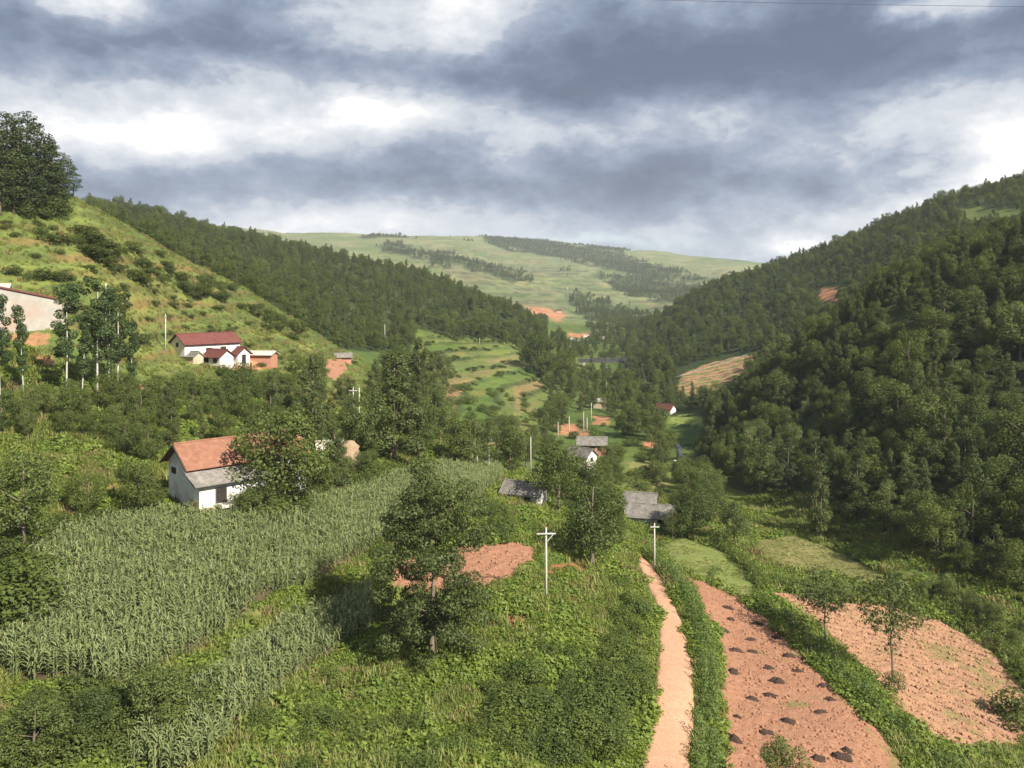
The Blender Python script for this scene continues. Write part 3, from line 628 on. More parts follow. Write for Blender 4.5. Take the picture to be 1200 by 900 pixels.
# maize: stalk, arching leaves, tassel (2.1 m)
for i in range(4):
    g = rs(420 + i); V = []; Q = []; t = []
    def strip(ps, ws, sd, tv):
        b = len(V)
        for p, w in zip(ps, ws): V.append(p - sd * w); V.append(p + sd * w); t.extend([tv, tv])
        for k in range(len(ps) - 1): Q.append((b + 2 * k, b + 2 * k + 1, b + 2 * k + 3, b + 2 * k + 2))
    for a in (0, 1.57): strip([np.array((0, 0, -.1)), np.array((0, 0, 1.95))], [.03, .018], np.array((math.cos(a), math.sin(a), 0)), .75)
    az0 = g.uniform(0, 6.28)
    for k in range(11):
        z = .35 + 1.45 * k / 10; a = az0 + (k % 2) * math.pi + g.normal(0, .35); L = .85 * (1 - abs(k / 10 - .45) * .7) * g.uniform(.8, 1.15); d = np.array((math.cos(a), math.sin(a), 0)); sd = np.array((-math.sin(a), math.cos(a), 0)); u = np.array((0, 0, 1.))
        ps = [np.array((0, 0, z)), d * L * .24 + u * (z + L * .42), d * L * .55 + u * (z + L * .55), d * L * .88 + u * (z + L * .30)]
        strip(ps, [.030, .055, .045, .006], sd + u * g.normal(0, .25), float(np.clip(g.normal(.5, .22), 0, 1)))
    for k in range(4):
        a = g.uniform(0, 6.28); strip([np.array((0, 0, 1.9)), np.array((math.cos(a) * .14, math.sin(a) * .14, 2.25))], [.012, .012], np.array((-math.sin(a), math.cos(a), 0)), 1.0)
    reg('maize', mesh_np('maize', np.array(V), np.array(Q), mats=[M['maize']], attrs={'tint': np.array(t)}), None, 2.2)

RND = random.Random(5)
FIRST = {}   # visible prototypes that the stuff objects borrow their shapes from
def plant(kind, x, y, h, name, label, cat, group=None, var=None, wide=1.0, rz=None, sink=0.0, z=None):
    """one tree (> trunk, crown) or one shrub / stalk (a single mesh)"""
    v = RND.randrange(len(PROTO[kind])) if var is None else var; cr, tr, H = PROTO[kind][v]
    s = h / H; rz = RND.uniform(0, 6.28) if rz is None else rz; z = float(zat(x, y)) - sink if z is None else z
    if tr is None:
        o = obj(name, cr, loc=(x, y, z)); o.rotation_euler = (0, 0, rz); o.scale = (s * wide, s * wide, s); tag(o, label, cat, group); FIRST.setdefault((kind, v), o); return o
    r = thing(name, label, cat, (x, y, z), rz, group, (s * wide, s * wide, s)); obj('trunk', tr, r); c = obj('crown', cr, r); FIRST.setdefault((kind, v), c); return r
def plant_px(kind, px, py, hpx, *a, ymin=0, **k):
    x, y, z = hit(px, py, ymin); return plant(kind, x, y, hpx / F * y, *a, **k)

def gn_stuff(name, label, cat, pts, rz, scl, kidx, protos, wide=None):
    """one object: copies of the given plants' meshes on many points"""
    me = bpy.data.meshes.new(name); n = len(pts); me.vertices.add(n); me.vertices.foreach_set('co', np.asarray(pts, np.float32).ravel())
    a = me.attributes.new('turn', 'FLOAT_VECTOR', 'POINT'); rv = np.zeros((n, 3), np.float32); rv[:, 2] = rz; a.data.foreach_set('vector', rv.ravel())
    w = np.ones(n) if wide is None else wide
    a = me.attributes.new('size', 'FLOAT_VECTOR', 'POINT'); sv = np.stack([scl * w, scl * w, scl], -1).astype(np.float32); a.data.foreach_set('vector', sv.ravel())
    a = me.attributes.new('kind', 'INT', 'POINT'); a.data.foreach_set('value', np.asarray(kidx, np.int32)); me.update()
    o = obj(name, me); tag(o, label, cat, kind='stuff')
    ng = bpy.data.node_groups.new(name + '_scatter', 'GeometryNodeTree'); ng.interface.new_socket('Geometry', in_out='INPUT', socket_type='NodeSocketGeometry'); ng.interface.new_socket('Geometry', in_out='OUTPUT', socket_type='NodeSocketGeometry')
    N, Lk = ng.nodes, ng.links; gi = N.new('NodeGroupInput'); go = N.new('NodeGroupOutput'); jn = N.new('GeometryNodeJoinGeometry')
    def attr(nm, ty):
        q = N.new('GeometryNodeInputNamedAttribute'); q.data_type = ty; q.inputs['Name'].default_value = nm; return [s for s in q.outputs if s.enabled and s.name == 'Attribute'][0]
    e2r = N.new('FunctionNodeEulerToRotation'); Lk.new(attr('turn', 'FLOAT_VECTOR'), e2r.inputs[0]); sz = attr('size', 'FLOAT_VECTOR'); kd = attr('kind', 'INT')
    for i, p in enumerate(protos):
        oi = N.new('GeometryNodeObjectInfo'); oi.inputs['Object'].default_value = p; oi.inputs['As Instance'].default_value = True; oi.transform_space = 'ORIGINAL'
        cmp = N.new('FunctionNodeCompare'); cmp.data_type = 'INT'; cmp.operation = 'EQUAL'
        ia, ib = [s for s in cmp.inputs if s.enabled][:2]; Lk.new(kd, ia); ib.default_value = i
        ip = N.new('GeometryNodeInstanceOnPoints'); Lk.new(gi.outputs[0], ip.inputs['Points']); Lk.new(cmp.outputs[0], ip.inputs['Selection']); Lk.new(oi.outputs['Geometry'], ip.inputs['Instance'])
        Lk.new(e2r.outputs[0], ip.inputs['Rotation']); Lk.new(sz, ip.inputs['Scale']); Lk.new(ip.outputs[0], jn.inputs[0])
    Lk.new(jn.outputs[0], go.inputs[0]); md = o.modifiers.new('scatter', 'NODES'); md.node_group = ng; return o

def sample_world(rng, y0, y1, p0, p1, dens):
    """points spread evenly over the ground between two distances and two bearings"""
    area = (p1 - p0) / F * (y1 ** 2 - y0 ** 2) / 2; n = int(area * dens)
    Y = np.sqrt(rng.uniform(y0 ** 2, y1 ** 2, n)); px = rng.uniform(p0, p1, n); X = (px - 600) / F * Y; return X, Y, px
def thin(X, Y, R):
    """drop points that stand closer than R to an earlier one"""
    cell = {}; keep = []
    for i in range(len(X)):
        r = R[i] if np.ndim(R) else R; a, b = int(X[i] // r), int(Y[i] // r); ok = True
        for da in (-1, 0, 1):
            for db in (-1, 0, 1):
                for j in cell.get((a + da, b + db), ()):
                    if (X[i] - X[j]) ** 2 + (Y[i] - Y[j]) ** 2 < r * r: ok = False
        if ok: cell.setdefault((a, b), []).append(i); keep.append(i)
    return np.array(keep, int)

# ---- single trees one can point to
T = 'tree'
plant_px('walnut', 506, 776, 226, 'open_crowned_tree', 'tall open-crowned tree standing before the small bare red patch', T, var=0, rz=1.0)
plant_px('broad', 694, 668, 122, 'round_crowned_tree', 'dark round-crowned tree on the slope left of the far end of the dirt road', T, var=2, wide=1.0)
plant_px('broad', 655, 604, 92, 'broadleaf_tree', 'dark dense tree hiding the right side of a small white grey-roofed house', T, var=0)
plant_px('broad', 690, 600, 72, 'broadleaf_tree', 'dark tree right of the white grey-roofed house, before two stacked grey roofs', T, var=4)
plant_px('broad', 720, 552, 40, 'broadleaf_tree', 'small round tree right of the white gable of the stacked grey roofs', T, var=2)
plant_px('light', 556, 552, 72, 'broadleaf_tree', 'light green tree behind the two poles at the far end of the maize field', T, var=1, wide=1.2)
plant_px('broad', 535, 548, 60, 'broadleaf_tree', 'dark tree just left of the light green tree behind the maize', T, var=1)
plant_px('broad', 598, 556, 62, 'broadleaf_tree', 'dark tree right of the taller pole at the far end of the maize field', T, var=3, wide=1.2)
plant_px('light', 604, 548, 44, 'broadleaf_tree', 'pale green tree behind the dark tree at the right end of the maize field', T, var=1)
plant_px('broad', 642, 508, 40, 'broadleaf_tree', 'dark tree beside a small red plot below the terraces', T, var=2)
plant_px('broad', 632, 440, 54, 'broadleaf_tree', 'large dark tree at the right end of the green terraces, nearest of a clump', T, var=0, wide=1.1)
plant_px('broad', 660, 452, 44, 'broadleaf_tree', 'dark tree below the left end of the railway bridge', T, var=1, wide=1.2)
plant_px('broad', 330, 606, 138, 'broadleaf_tree', 'very dark broad tree in front of the orange tiled farmhouse roof', T, var=0, wide=1.15)
plant_px('broad', 300, 590, 66, 'broadleaf_tree', 'dark tree overlapping the right end of the orange roof', T, var=1)
plant_px('light', 290, 612, 46, 'broadleaf_tree', 'low spreading light green tree in front of the grey lean-to roof', T, var=1, wide=1.5)
plant_px('light', 312, 612, 50, 'broadleaf_tree', 'low light green tree below the very dark tree before the farmhouse', T, var=0, wide=1.5)
plant_px('broad', 344, 606, 70, 'broadleaf_tree', 'dark tree at the right end of the orange farmhouse roof', T, var=3, wide=1.2)
plant_px('broad', 365, 588, 66, 'broadleaf_tree', 'dark tree behind the maize between farmhouse and pale mound', T, var=3, wide=1.3)
plant_px('tall', 392, 580, 84, 'broadleaf_tree', 'green tree beside the small white wall behind the maize', T, var=0, wide=1.4)
plant_px('tall', 366, 525, 112, 'broadleaf_tree', 'tall mid green tree behind the farmhouse, left of the pole with a crossarm', T, var=1, wide=.95)
plant_px('tall', 462, 545, 134, 'broadleaf_tree', 'tall grey-green tree right of the pole with a crossarm', T, var=0, wide=1.3)
plant_px('broad', 432, 545, 92, 'broadleaf_tree', 'dark tree just right of the pole with a crossarm', T, var=1)
plant_px('broad', 492, 540, 78, 'broadleaf_tree', 'dark tree in the clump behind the middle of the maize field', T, var=4)
plant_px('tall', 492, 482, 90, 'broadleaf_tree', 'tall pale tree on the spur right of the grey-green tree', T, var=1)
plant_px('light', 466, 470, 74, 'broadleaf_tree', 'light round tree high on the spur above the maize field', T, var=1)
plant_px('light', 28, 652, 134, 'broadleaf_tree', 'big light green tree at the left edge of the picture above the maize', T, var=1, wide=1.05)
plant_px('light', -14, 640, 110, 'broadleaf_tree', 'light green tree cut by the left edge of the picture', T, var=0, wide=1.3)
plant_px('broad', 103, 606, 66, 'broadleaf_tree', 'low dark round tree beside the bare tan path on the left', T, var=2)
plant_px('broad', 162, 606, 76, 'broadleaf_tree', 'dark tree left of the farmhouse gable', T, var=4)
plant_px('light', 182, 604, 42, 'broadleaf_tree', 'small light tree touching the left corner of the farmhouse', T, var=2, wide=1.4)
plant_px('sapling', 1046, 800, 132, 'young_tree', 'tall thin young tree with a long bare stem in the right tilled field', T, var=0, wide=1.0)
plant_px('sapling', 968, 756, 88, 'young_tree', 'thin sparse young tree on the bank between the two red fields', T, var=1, wide=1.35)
plant_px('light', 860, 642, 62, 'broadleaf_tree', 'grey-green tree at the top corner of the yellowish meadow', T, var=1)
plant_px('tall', 962, 628, 88, 'conical_tree', 'pale conical tree standing out before the shaded wood', T, var=0, wide=1.0)
plant_px('broad', 812, 632, 62, 'broadleaf_tree', 'dark tree right of the low house with grey roof', T, var=1, wide=1.2)
plant_px('broad', 788, 632, 40, 'broadleaf_tree', 'dark green tree close behind the light green plot', T, var=2)
plant_px('light', 918, 955, 98, 'young_tree', 'top of a leafy young tree at the bottom edge before the ploughed field', T, var=1, wide=.9)
plant_px('light', 178, 862, 98, 'broadleaf_tree', 'rounded tree at the near edge of the big maize field', T, var=1, wide=1.25)
plant_px('broad', 112, 872, 72, 'broadleaf_tree', 'low dark tree left of the rounded tree at the near edge of the maize', T, var=0, wide=1.15)
plant_px('light', 40, 905, 90, 'broadleaf_tree', 'broad bushy tree filling the bottom left corner', T, var=1, wide=1.5)
plant_px('shrub', 20, 722, 70, 'big_leaved_shrub', 'deep green shrub at the left edge beside the big maize field', 'shrub', var=1, wide=1.3)
plant_px('shrub', -10, 735, 66, 'big_leaved_shrub', 'deep green shrub cut by the left edge beside the maize', 'shrub', var=2, wide=1.3)
plant_px('scrub', 1197, 850, 36, 'dark_shrub', 'dark shrub at the right end of the tilled field', 'shrub', var=1, wide=1.3)
plant_px('shrub', 1046, 812, 28, 'shrub', 'small shrub at the foot of the tall thin young tree', 'shrub', var=2, wide=.6)
POPS = [(0, 472, 128, 0), (28, 466, 108, 1), (78, 471, 138, 0), (114, 469, 146, 2), (127, 468, 132, 1), (138, 467, 126, 2), (96, 466, 98, 1), (-22, 470, 130, 1), (152, 468, 92, 1)]
PL = ['poplar with a bare white stem at the left edge of the row', 'slim poplar in front of the pale wall, second of the row', 'poplar with the longest bare white stem, right of the pale wall', 'tallest poplar of the row below the grassy hill',
      'poplar close right of the tallest one in the row', 'full dark poplar at the right end of the row', 'shorter poplar between the wall end and the tallest poplar', 'poplar half outside the left edge of the picture', 'short poplar just beyond the right end of the row']
for (px, py, h, v), l in zip(POPS, PL): plant_px('poplar', px, py, h, 'poplar_tree', l, T, 'poplars in a row below the pale wall', var=v, wide=RND.uniform(.85, 1.3)).rotation_euler = (RND.uniform(-.05, .05), RND.uniform(-.05, .05), RND.uniform(0, 6))
for px, py, h in ((-30, 238, 78), (4, 244, 86), (22, 238, 88), (38, 244, 80), (52, 240, 84), (62, 246, 72), (74, 238, 60), (12, 228, 96), (-12, 232, 94), (44, 228, 84), (86, 232, 40), (28, 250, 60), (58, 226, 66), (-50, 230, 90), (16, 250, 78), (34, 252, 70), (0, 252, 76), (50, 252, 58), (70, 250, 52), (8, 222, 92), (30, 222, 92)):
    plant_px('pine', px, py, h, 'pine_tree', 'dark pine of the clump crowning the grassy hill at top left', T, 'pines of the clump on the hill top', wide=1.15)
for px, py, h in ((228, 352, 26), (241, 350, 34), (262, 356, 18), (300, 372, 18), (330, 386, 20), (352, 392, 18), (212, 330, 14), (200, 322, 15)):
    plant_px('light' if h > 30 else 'broad', px, py, h, 'small_tree', 'small lone tree among bushes on the terraced grassy hill', T, 'lone small trees on the grassy hill', wide=1.2)

# ---- clumps of trees and thickets in the valley: (polygon, how many, height in metres, kinds, description, group)
CL = [([(160, 500), (230, 470), (330, 470), (350, 520), (330, 560), (200, 540), (150, 560)], 26, (5, 9), ('broad', 'light', 'tall'), 'bushy tree in the thicket above the orange farmhouse roof', 'trees of the thicket above the farmhouse'),
      ([(0, 490), (60, 480), (180, 470), (200, 500), (150, 540), (70, 512), (0, 520)], 24, (4, 7), ('broad', 'light'), 'bushy tree in the belt below the row of poplars', 'trees in the belt below the poplars'),
      ([(330, 430), (372, 436), (410, 470), (420, 520), (350, 520), (300, 480)], 16, (5, 9), ('broad', 'light', 'tall'), 'tree in the grove on the slope left of the pole with a crossarm', 'trees in the grove left of the pole'),
      ([(420, 440), (470, 420), (520, 440), (520, 500), (545, 540), (450, 545), (420, 500)], 26, (8, 13), ('broad', 'light', 'tall', 'tall'), 'tree in the wood behind the middle of the maize field', 'trees of the wood behind the maize'),
      ([(560, 500), (600, 505), (640, 520), (650, 560), (600, 548), (560, 545)], 14, (5, 9), ('broad', 'light'), 'tree in the grove around the white house with grey roof', 'trees in the grove around the white house'),
      ([(660, 560), (730, 556), (735, 600), (690, 610), (655, 600)], 10, (5, 8), ('broad', 'light'), 'tree between the grey roofs and the round-crowned tree', 'trees between the grey roofs'),
      ([(740, 500), (790, 520), (785, 545), (770, 590), (760, 540)], 10, (5, 8), ('broad', 'light'), 'tree along the left bank of the stream', 'trees on the left bank of the stream'),
      ([(795, 560), (830, 560), (850, 600), (830, 625), (800, 610)], 12, (6, 9), ('broad', 'light'), 'tree near the stream right of the low grey-roofed house', 'trees near the stream'),
      ([(690, 612), (735, 615), (738, 632), (722, 650), (700, 640)], 7, (3, 5), ('light', 'broad'), 'low tree around the far end of the dirt road', 'low trees at the end of the road'),
      ([(395, 545), (420, 550), (440, 560), (395, 580), (370, 590)], 7, (4, 6), ('light', 'broad'), 'leafy tree at the far edge of the maize behind its middle', 'leafy trees at the far edge of the maize'),
      ([(1040, 700), (1110, 712), (1170, 748), (1200, 770), (1195, 755), (1110, 700)], 12, (3, 6), ('broad', 'light'), 'low tree along the upper edge of the right tilled field', 'low trees along the edge of the tilled field')]
HOUSE_KEEPOUT = [(183, 282, 535, 605), (205, 325, 392, 432), (594, 636, 560, 592), (665, 704, 520, 552), (734, 790, 588, 622), (770, 790, 470, 488), (680, 736, 414, 428)]
def blocked(px, py): return any(a - 2 < px < b + 2 and c - 2 < py < d + 8 for a, b, c, d in HOUSE_KEEPOUT)
def in_bad(X, Y):
    px, py = pxpy(X, Y, zat(X, Y)); r = np.zeros(np.shape(X), bool)
    for q in (ROAD, FIELD_MID, FIELD_RIGHT, SOIL_SMALL, MEADOW, MEADOW_R): r |= inpoly(px, py, q) & (Y < 175)
    r |= (polydist(px, py, ROAD) > -5 * 80 / Y) & (Y < 150)
    return r
NTREE = 0
for poly, n, (h0, h1), kinds, lab, grp in CL:
    got = []; tries = 0; xs = [p[0] for p in poly]; yy = [p[1] for p in poly]
    while len(got) < n and tries < 4000:
        tries += 1; px, py = RND.uniform(min(xs), max(xs)), RND.uniform(min(yy), max(yy))
        if not inpoly(px, py, poly) or blocked(px, py): continue
        x, y, z = hit(px, py); h = RND.uniform(h0, h1)
        if any((x - a) ** 2 + (y - b) ** 2 < (.36 * (h + c)) ** 2 * (.5 if tries > 1500 else 1) for a, b, c in got): continue
        if any(a < px < b and py - h / y * F < d - 6 and py > d for a, b, c, d in HOUSE_KEEPOUT): continue   # would hide a house the photo shows
        got.append((x, y, h)); NTREE += 1
        plant(RND.choice(kinds), x, y, h, 'broadleaf_tree', lab, T, grp, wide=RND.uniform(.9, 1.25))

# ---- the woods: the nearest trees are things, the rest of each wood is one object
rng = rs(11)
def wood_points(y0, y1, p0, p1, dens, mask, spacing):
    X, Y, px = sample_world(rng, y0, y1, p0, p1, dens); Z = zat(X, Y); ok = mask(X, Y, px, Z); X, Y = X[ok], Y[ok]
    o = np.argsort(rng.random(len(X))); X, Y = X[o], Y[o]; k = thin(X, Y, spacing); return X[k], Y[k]
def not_fields(X, Y, Z):
    px, py = pxpy(X, Y, Z); r = ~inpoly(px, py, [(x, y) for x, y in TERR_RED] + []) | (Y < 300)
    r &= ~(inpoly(px, py, [(785, 470), (795, 430), (840, 420), (870, 412), (905, 412), (880, 440), (860, 470)]) & (Y > 285) & (Y < 440))
    r &= ~(inpoly(px, py, [(955, 334), (988, 334), (984, 372), (960, 374)]) & (Y > 300) & (Y < 520))
    r &= ~(inpoly(px, py, [(1100, 248), (1150, 242), (1215, 248), (1215, 268), (1150, 264)]) & (Y > 300) & (Y < 900))
    r &= ~(inpoly(px, py, [(772, 478), (830, 480), (828, 530), (775, 530)]) & (Y > 215) & (Y < 330))
    r &= ~in_bad(X, Y); return r
fm = lambda X, Y, px, Z: (Y > np.interp(px, *FOOT) + 3) & not_fields(X, Y, Z)
X1, Y1 = wood_points(95, 300, 815, 1420, .09, fm, 4.3)
X1b, Y1b = wood_points(280, 960, 712, 1420, .07, lambda X, Y, px, Z: fm(X, Y, px, Z) & (Z > np.where((px < 760) & (Y > 490), 1.0, 3.5)) & ((px > 735) | (Y > 490)), 5.0)
px1 = 600 + F * X1 / Y1; inview = (px1 < 1260)
order = np.argsort(np.where(inview, Y1, 1e6)); NEAR = min(int(inview.sum()), 300 - sum(1 for o_ in COL.objects if o_.name.startswith('broadleaf_tree')))
for i in order[:NEAR]:
    h = RND.uniform(5.5, 12.0) * (1 if RND.random() < .8 else 1.25)
    plant(RND.choice(('broad', 'tall', 'tall', 'broad', 'light', 'pine')), X1[i], Y1[i], h, 'broadleaf_tree', 'dark broadleaf tree of the dense shaded wood on the right hillside', T, 'trees of the wood on the right hillside', wide=RND.uniform(.8, 1.15))
tree_protos = [FIRST[('broad', i)] for i in range(5)] + [FIRST[('light', i)] for i in range(2)] + [FIRST[('tall', i)] for i in range(4)] + [FIRST[('pine', i)] for i in range(4) if ('pine', i) in FIRST]
NB = 11; NP = len(tree_protos) - NB
PH = np.array([10.] * 7 + [12.] * (4 + NP))
def forest(name, label, X, Y, hts, pine=.2, far=False):
    n = len(X); k = np.where(rng.random(n) < pine, NB + rng.integers(0, NP, n), rng.choice(NB, n, p=[.09] * 5 + [.065] * 2 + [.105] * 4))
    H = PH[k]; h = rng.uniform(*hts, n) * np.where(rng.random(n) < .15, 1.35, 1); Z = zat(X, Y) - .3
    gn_stuff(name, label, 'forest', np.stack([X, Y, Z], -1), rng.uniform(0, 6.28, n), h / H, k, tree_protos, rng.uniform(.8, 1.2, n))
r = order[NEAR:]
# bushes under and between the trees of the near wood
X1u, Y1u = wood_points(95, 240, 815, 1300, .05, fm, 3.0)
forest('forest', 'dark broadleaf wood climbing the right hillside to its skyline', np.concatenate([X1[r], X1b, X1u]), np.concatenate([Y1[r], Y1b, Y1u]), (5.0, 9.0), .12)
X2, Y2 = wood_points(262, 930, 100, 660, .07, lambda X, Y, px, Z: WOODL[_grid(px, Y)[0], _grid(px, Y)[1]], 4.8)
forest('forest', 'dark wood covering the left ridge behind the grassy hill', X2, Y2, (5.5, 9.0), .12)
def vmask(X, Y, px, Z):
    q, py = pxpy(X, Y, Z); r = np.zeros(len(X), bool)
    for poly, y0, y1 in (([(605, 400), (660, 420), (692, 440), (700, 470), (690, 490), (650, 470), (620, 440)], 290, 520), ([(690, 425), (790, 425), (800, 450), (790, 475), (772, 520), (715, 512), (690, 480)], 240, 560), ([(640, 460), (695, 475), (690, 496), (640, 502)], 230, 400),
                         ([(640, 396), (690, 385), (760, 385), (760, 428), (680, 428), (640, 415)], 480, 990), ([(520, 385), (600, 385), (650, 400), (640, 410), (560, 402), (520, 398)], 400, 700), ([(700, 370), (760, 366), (760, 392), (700, 390)], 800, 1300)):
        r |= inpoly(q, py, poly) & (Y > y0) & (Y < y1)
    r &= ~inpoly(q, py, [(676, 412), (738, 412), (738, 431), (676, 431)]) | (Y > 482)
    for a, b, c, d in HOUSE_KEEPOUT: r &= ~((q > a - 4) & (q < b + 4) & (py > d - 4) & (py < d + 14))
    return r & not_fields(X, Y, Z) & (fbm(X / 22, Y / 22, 3, 140) > np.where(Y > 480, -.05, -.35)) & ~inpoly(q, py, [(660, 386), (694, 386), (694, 402), (660, 402)])
X4, Y4 = wood_points(235, 1300, 500, 815, .04, vmask, 5.6)
forest('forest', 'trees crowding the valley floor around and beyond the railway bridge', X4, Y4, (5.0, 10.0), .08)
X3, Y3 = wood_points(960, 4000, 380, 1000, .010, lambda X, Y, px, Z: FARMASK[_grid(px, Y)[0], _grid(px, Y)[1]], 6.5)
forest('forest', 'far dark strips of woodland on the pale hills at the head of the valley', X3, Y3, (5.0, 11.0), .15, True)

# ---- scrub on the grassy hill and shrubs along banks
def shrub_set(poly, n, hr, kind, name, lab, grp, ymin=0, wide=(1, 1.5), cat='shrub'):
    xs = [p[0] for p in poly]; yy = [p[1] for p in poly]; k = 0; tries = 0
    while k < n and tries < 6000:
        tries += 1; px, py = RND.uniform(min(xs), max(xs)), RND.uniform(min(yy), max(yy))
        if not inpoly(px, py, poly) or blocked(px, py): continue
        x, y, z = hit(px, py, ymin)
        if in_bad(np.array([x]), np.array([y]))[0]: continue
        plant(RND.choice(kind) if isinstance(kind, tuple) else kind, x, y, RND.uniform(*hr), name, lab, cat, grp, wide=RND.uniform(*wide)); k += 1
B = 'shrub'
hl = 'dark bush on the terraces of the grassy hill'; hg = 'dark bushes on the grassy hill'
for q, n in (([(35, 275), (80, 272), (140, 290), (200, 312), (196, 330), (150, 326), (100, 300), (50, 290)], 26), ([(120, 240), (150, 246), (146, 256), (122, 252)], 5), ([(150, 312), (200, 312), (200, 332), (150, 335)], 9), ([(205, 318), (270, 340), (290, 362), (240, 360), (205, 340)], 12),
             ([(260, 330), (340, 375), (400, 400), (390, 412), (300, 385), (262, 350)], 14), ([(60, 250), (200, 290), (330, 380), (300, 420), (150, 400), (90, 300)], 22), ([(10, 318), (70, 322), (75, 332), (12, 328)], 6)):
    shrub_set(q, n, (1.1, 2.3), 'scrub', 'hill_bush', hl, hg, 140, (1.5, 2.6))
shrub_set([(0, 228), (70, 232), (76, 262), (0, 252)], 22, (2, 3.5), 'scrub', 'hill_bush', 'dark bush under the pines on the hill top', 'bushes under the hill top pines', 140)
shrub_set([(215, 418), (330, 425), (350, 450), (300, 470), (190, 460)], 22, (1.5, 3.5), ('scrub', 'shrub'), 'shrub', 'bush on the slope below the farmstead with maroon roofs', 'bushes below the maroon-roofed farmstead', 140)
shrub_set([(500, 470), (560, 450), (640, 470), (650, 500), (560, 500)], 24, (1.2, 3.0), ('scrub', 'shrub'), 'shrub', 'bush on the banks of the green terraces in mid valley', 'bushes on the mid-valley terraces', 200)
shrub_set([(640, 500), (740, 500), (780, 580), (740, 600), (660, 560)], 30, (1.2, 3.0), ('scrub', 'shrub'), 'shrub', 'bush among the houses and plots of the valley', 'bushes among the valley plots')
shrub_set([(722, 668), (742, 690), (752, 720), (754, 770), (748, 820), (728, 870), (705, 900), (690, 860), (712, 780), (715, 700)], 44, (1.4, 2.6), ('shrub',), 'shrub', 'leafy shrub crowding the left verge of the dirt road', 'shrubs along the left verge of the road')
shrub_set([(570, 800), (650, 770), (720, 800), (700, 870), (680, 905), (560, 905)], 36, (1.2, 2.4), ('shrub',), 'shrub', 'green shrub on the weedy slope at the bottom centre', 'shrubs at the bottom centre')
shrub_set([(300, 850), (380, 800), (460, 850), (560, 880), (540, 920), (280, 920)], 26, (1.0, 1.9), ('shrub',), 'shrub', 'low shrub among the weeds below the small maize strip', 'shrubs below the small maize strip')
shrub_set([(580, 590), (600, 600), (590, 650), (560, 640), (555, 610)], 16, (1.5, 2.8), ('shrub',), 'shrub', 'shrub on the bank between the maize end and the grassy slope', 'shrubs at the end of the maize')
shrub_set([(440, 650), (470, 620), (540, 610), (545, 635), (480, 650), (445, 690)], 12, (1.2, 2.4), ('shrub', 'scrub'), 'shrub', 'shrub along the upper edge of the small red patch', 'shrubs above the small red patch')
shrub_set([(60, 620), (140, 600), (200, 600), (280, 600), (290, 606), (140, 620), (60, 640)], 26, (1.0, 2.2), ('shrub', 'scrub'), 'shrub', 'shrub at the far edge of the maize beside the farmhouse', 'shrubs beside the farmhouse')
shrub_set([(290, 600), (350, 596), (356, 606), (292, 611)], 16, (2.2, 3.6), ('scrub', 'shrub'), 'shrub', 'bush in front of the farmhouse between its wall and the maize', 'bushes in front of the farmhouse')
shrub_set([(684, 425), (734, 425), (734, 434), (684, 434)], 16, (1.2, 2.4), 'scrub', 'shrub', 'bush under the railway bridge', 'bushes under the railway bridge', 430)
shrub_set([(0, 650), (40, 640), (50, 690), (0, 740)], 12, (1.6, 2.8), ('scrub', 'shrub'), 'shrub', 'shrub beneath the light tree at the left edge', 'shrubs at the left edge')
shrub_set([(60, 830), (240, 800), (260, 830), (140, 900), (0, 905), (0, 840)], 34, (1.3, 2.6), ('shrub', 'scrub'), 'shrub', 'shrub at the near corner of the big maize field', 'shrubs at the near corner of the maize')
shrub_set([(640, 580), (690, 600), (690, 650), (650, 640)], 10, (1.0, 2.2), ('shrub', 'scrub'), 'shrub', 'shrub on the slope near the round-crowned tree', 'shrubs near the round-crowned tree')
shrub_set([(290, 585), (440, 560), (470, 555), (440, 575), (300, 600)], 26, (1.6, 3.0), ('shrub', 'scrub'), 'shrub', 'bush at the far edge of the maize right of the farmhouse', 'bushes right of the farmhouse')

# ---- hedges: each one thing
def hedge(px_line, width, hgt, name, label, mat, seed, dens=26):
    g = rs(seed); P = [np.array(hit(x, y)) for x, y in px_line]; V = []; Q = []; t = []; nb = 0
    for a, b in zip(P[:-1], P[1:]):
        L = np.linalg.norm((b - a)[:2]); d = (b - a)[:2] / L; nn = np.array((-d[1], d[0])); lobes = []
        for s in np.arange(0, L, .7):
            for o in np.arange(-width / 2, width / 2 + .01, .9):
                q = a[:2] + d * s + nn * (o + g.normal(0, .2)); h = hgt * g.uniform(.55, 1.2); r = g.uniform(.38, .68); z = float(zat(q[0], q[1])); lobes.append((q[0], q[1], z + max(h - r, .2), r, r, max(h * .55, r * .7)))
        v, q, tt = crown(lobes, int(len(lobes) * dens * 4), .18, seed + nb, up=.7, inner=.2); V.append(v); Q.append(q + nb); t.append(tt); nb += len(v)
    o = obj(name, mesh_np(name, np.concatenate(V), np.concatenate(Q), mats=[mat], attrs={'tint': np.concatenate(t)})); return tag(o, label, 'hedge')
hedge([(764, 652), (782, 672), (798, 690), (809, 708), (818, 728), (824, 750), (829, 780), (831, 815), (831, 850), (829, 900), (828, 960)], .9, 1.8, 'hedge', 'tall leafy hedge between the dirt road and the ploughed field', M['hedge'], 500)
hedge([(884, 704), (905, 722), (925, 735), (950, 755), (985, 792), (1012, 820), (1045, 850), (1080, 880), (1115, 905), (1160, 940)], 1.2, 1.5, 'hedge', 'bushy hedge between the ploughed field and the right tilled field', M['hedge'], 520)
hedge([(842, 640), (862, 652), (880, 668), (892, 682), (900, 696)], 1.6, 1.6, 'hedge', 'short hedge on the bank right of the light green plot', M['shrub'], 540)
hedge([(905, 684), (950, 694), (1000, 700), (1045, 704)], 1.8, 1.7, 'hedge', 'weedy hedge between the yellowish meadow and the right tilled field', M['hedge'], 560)
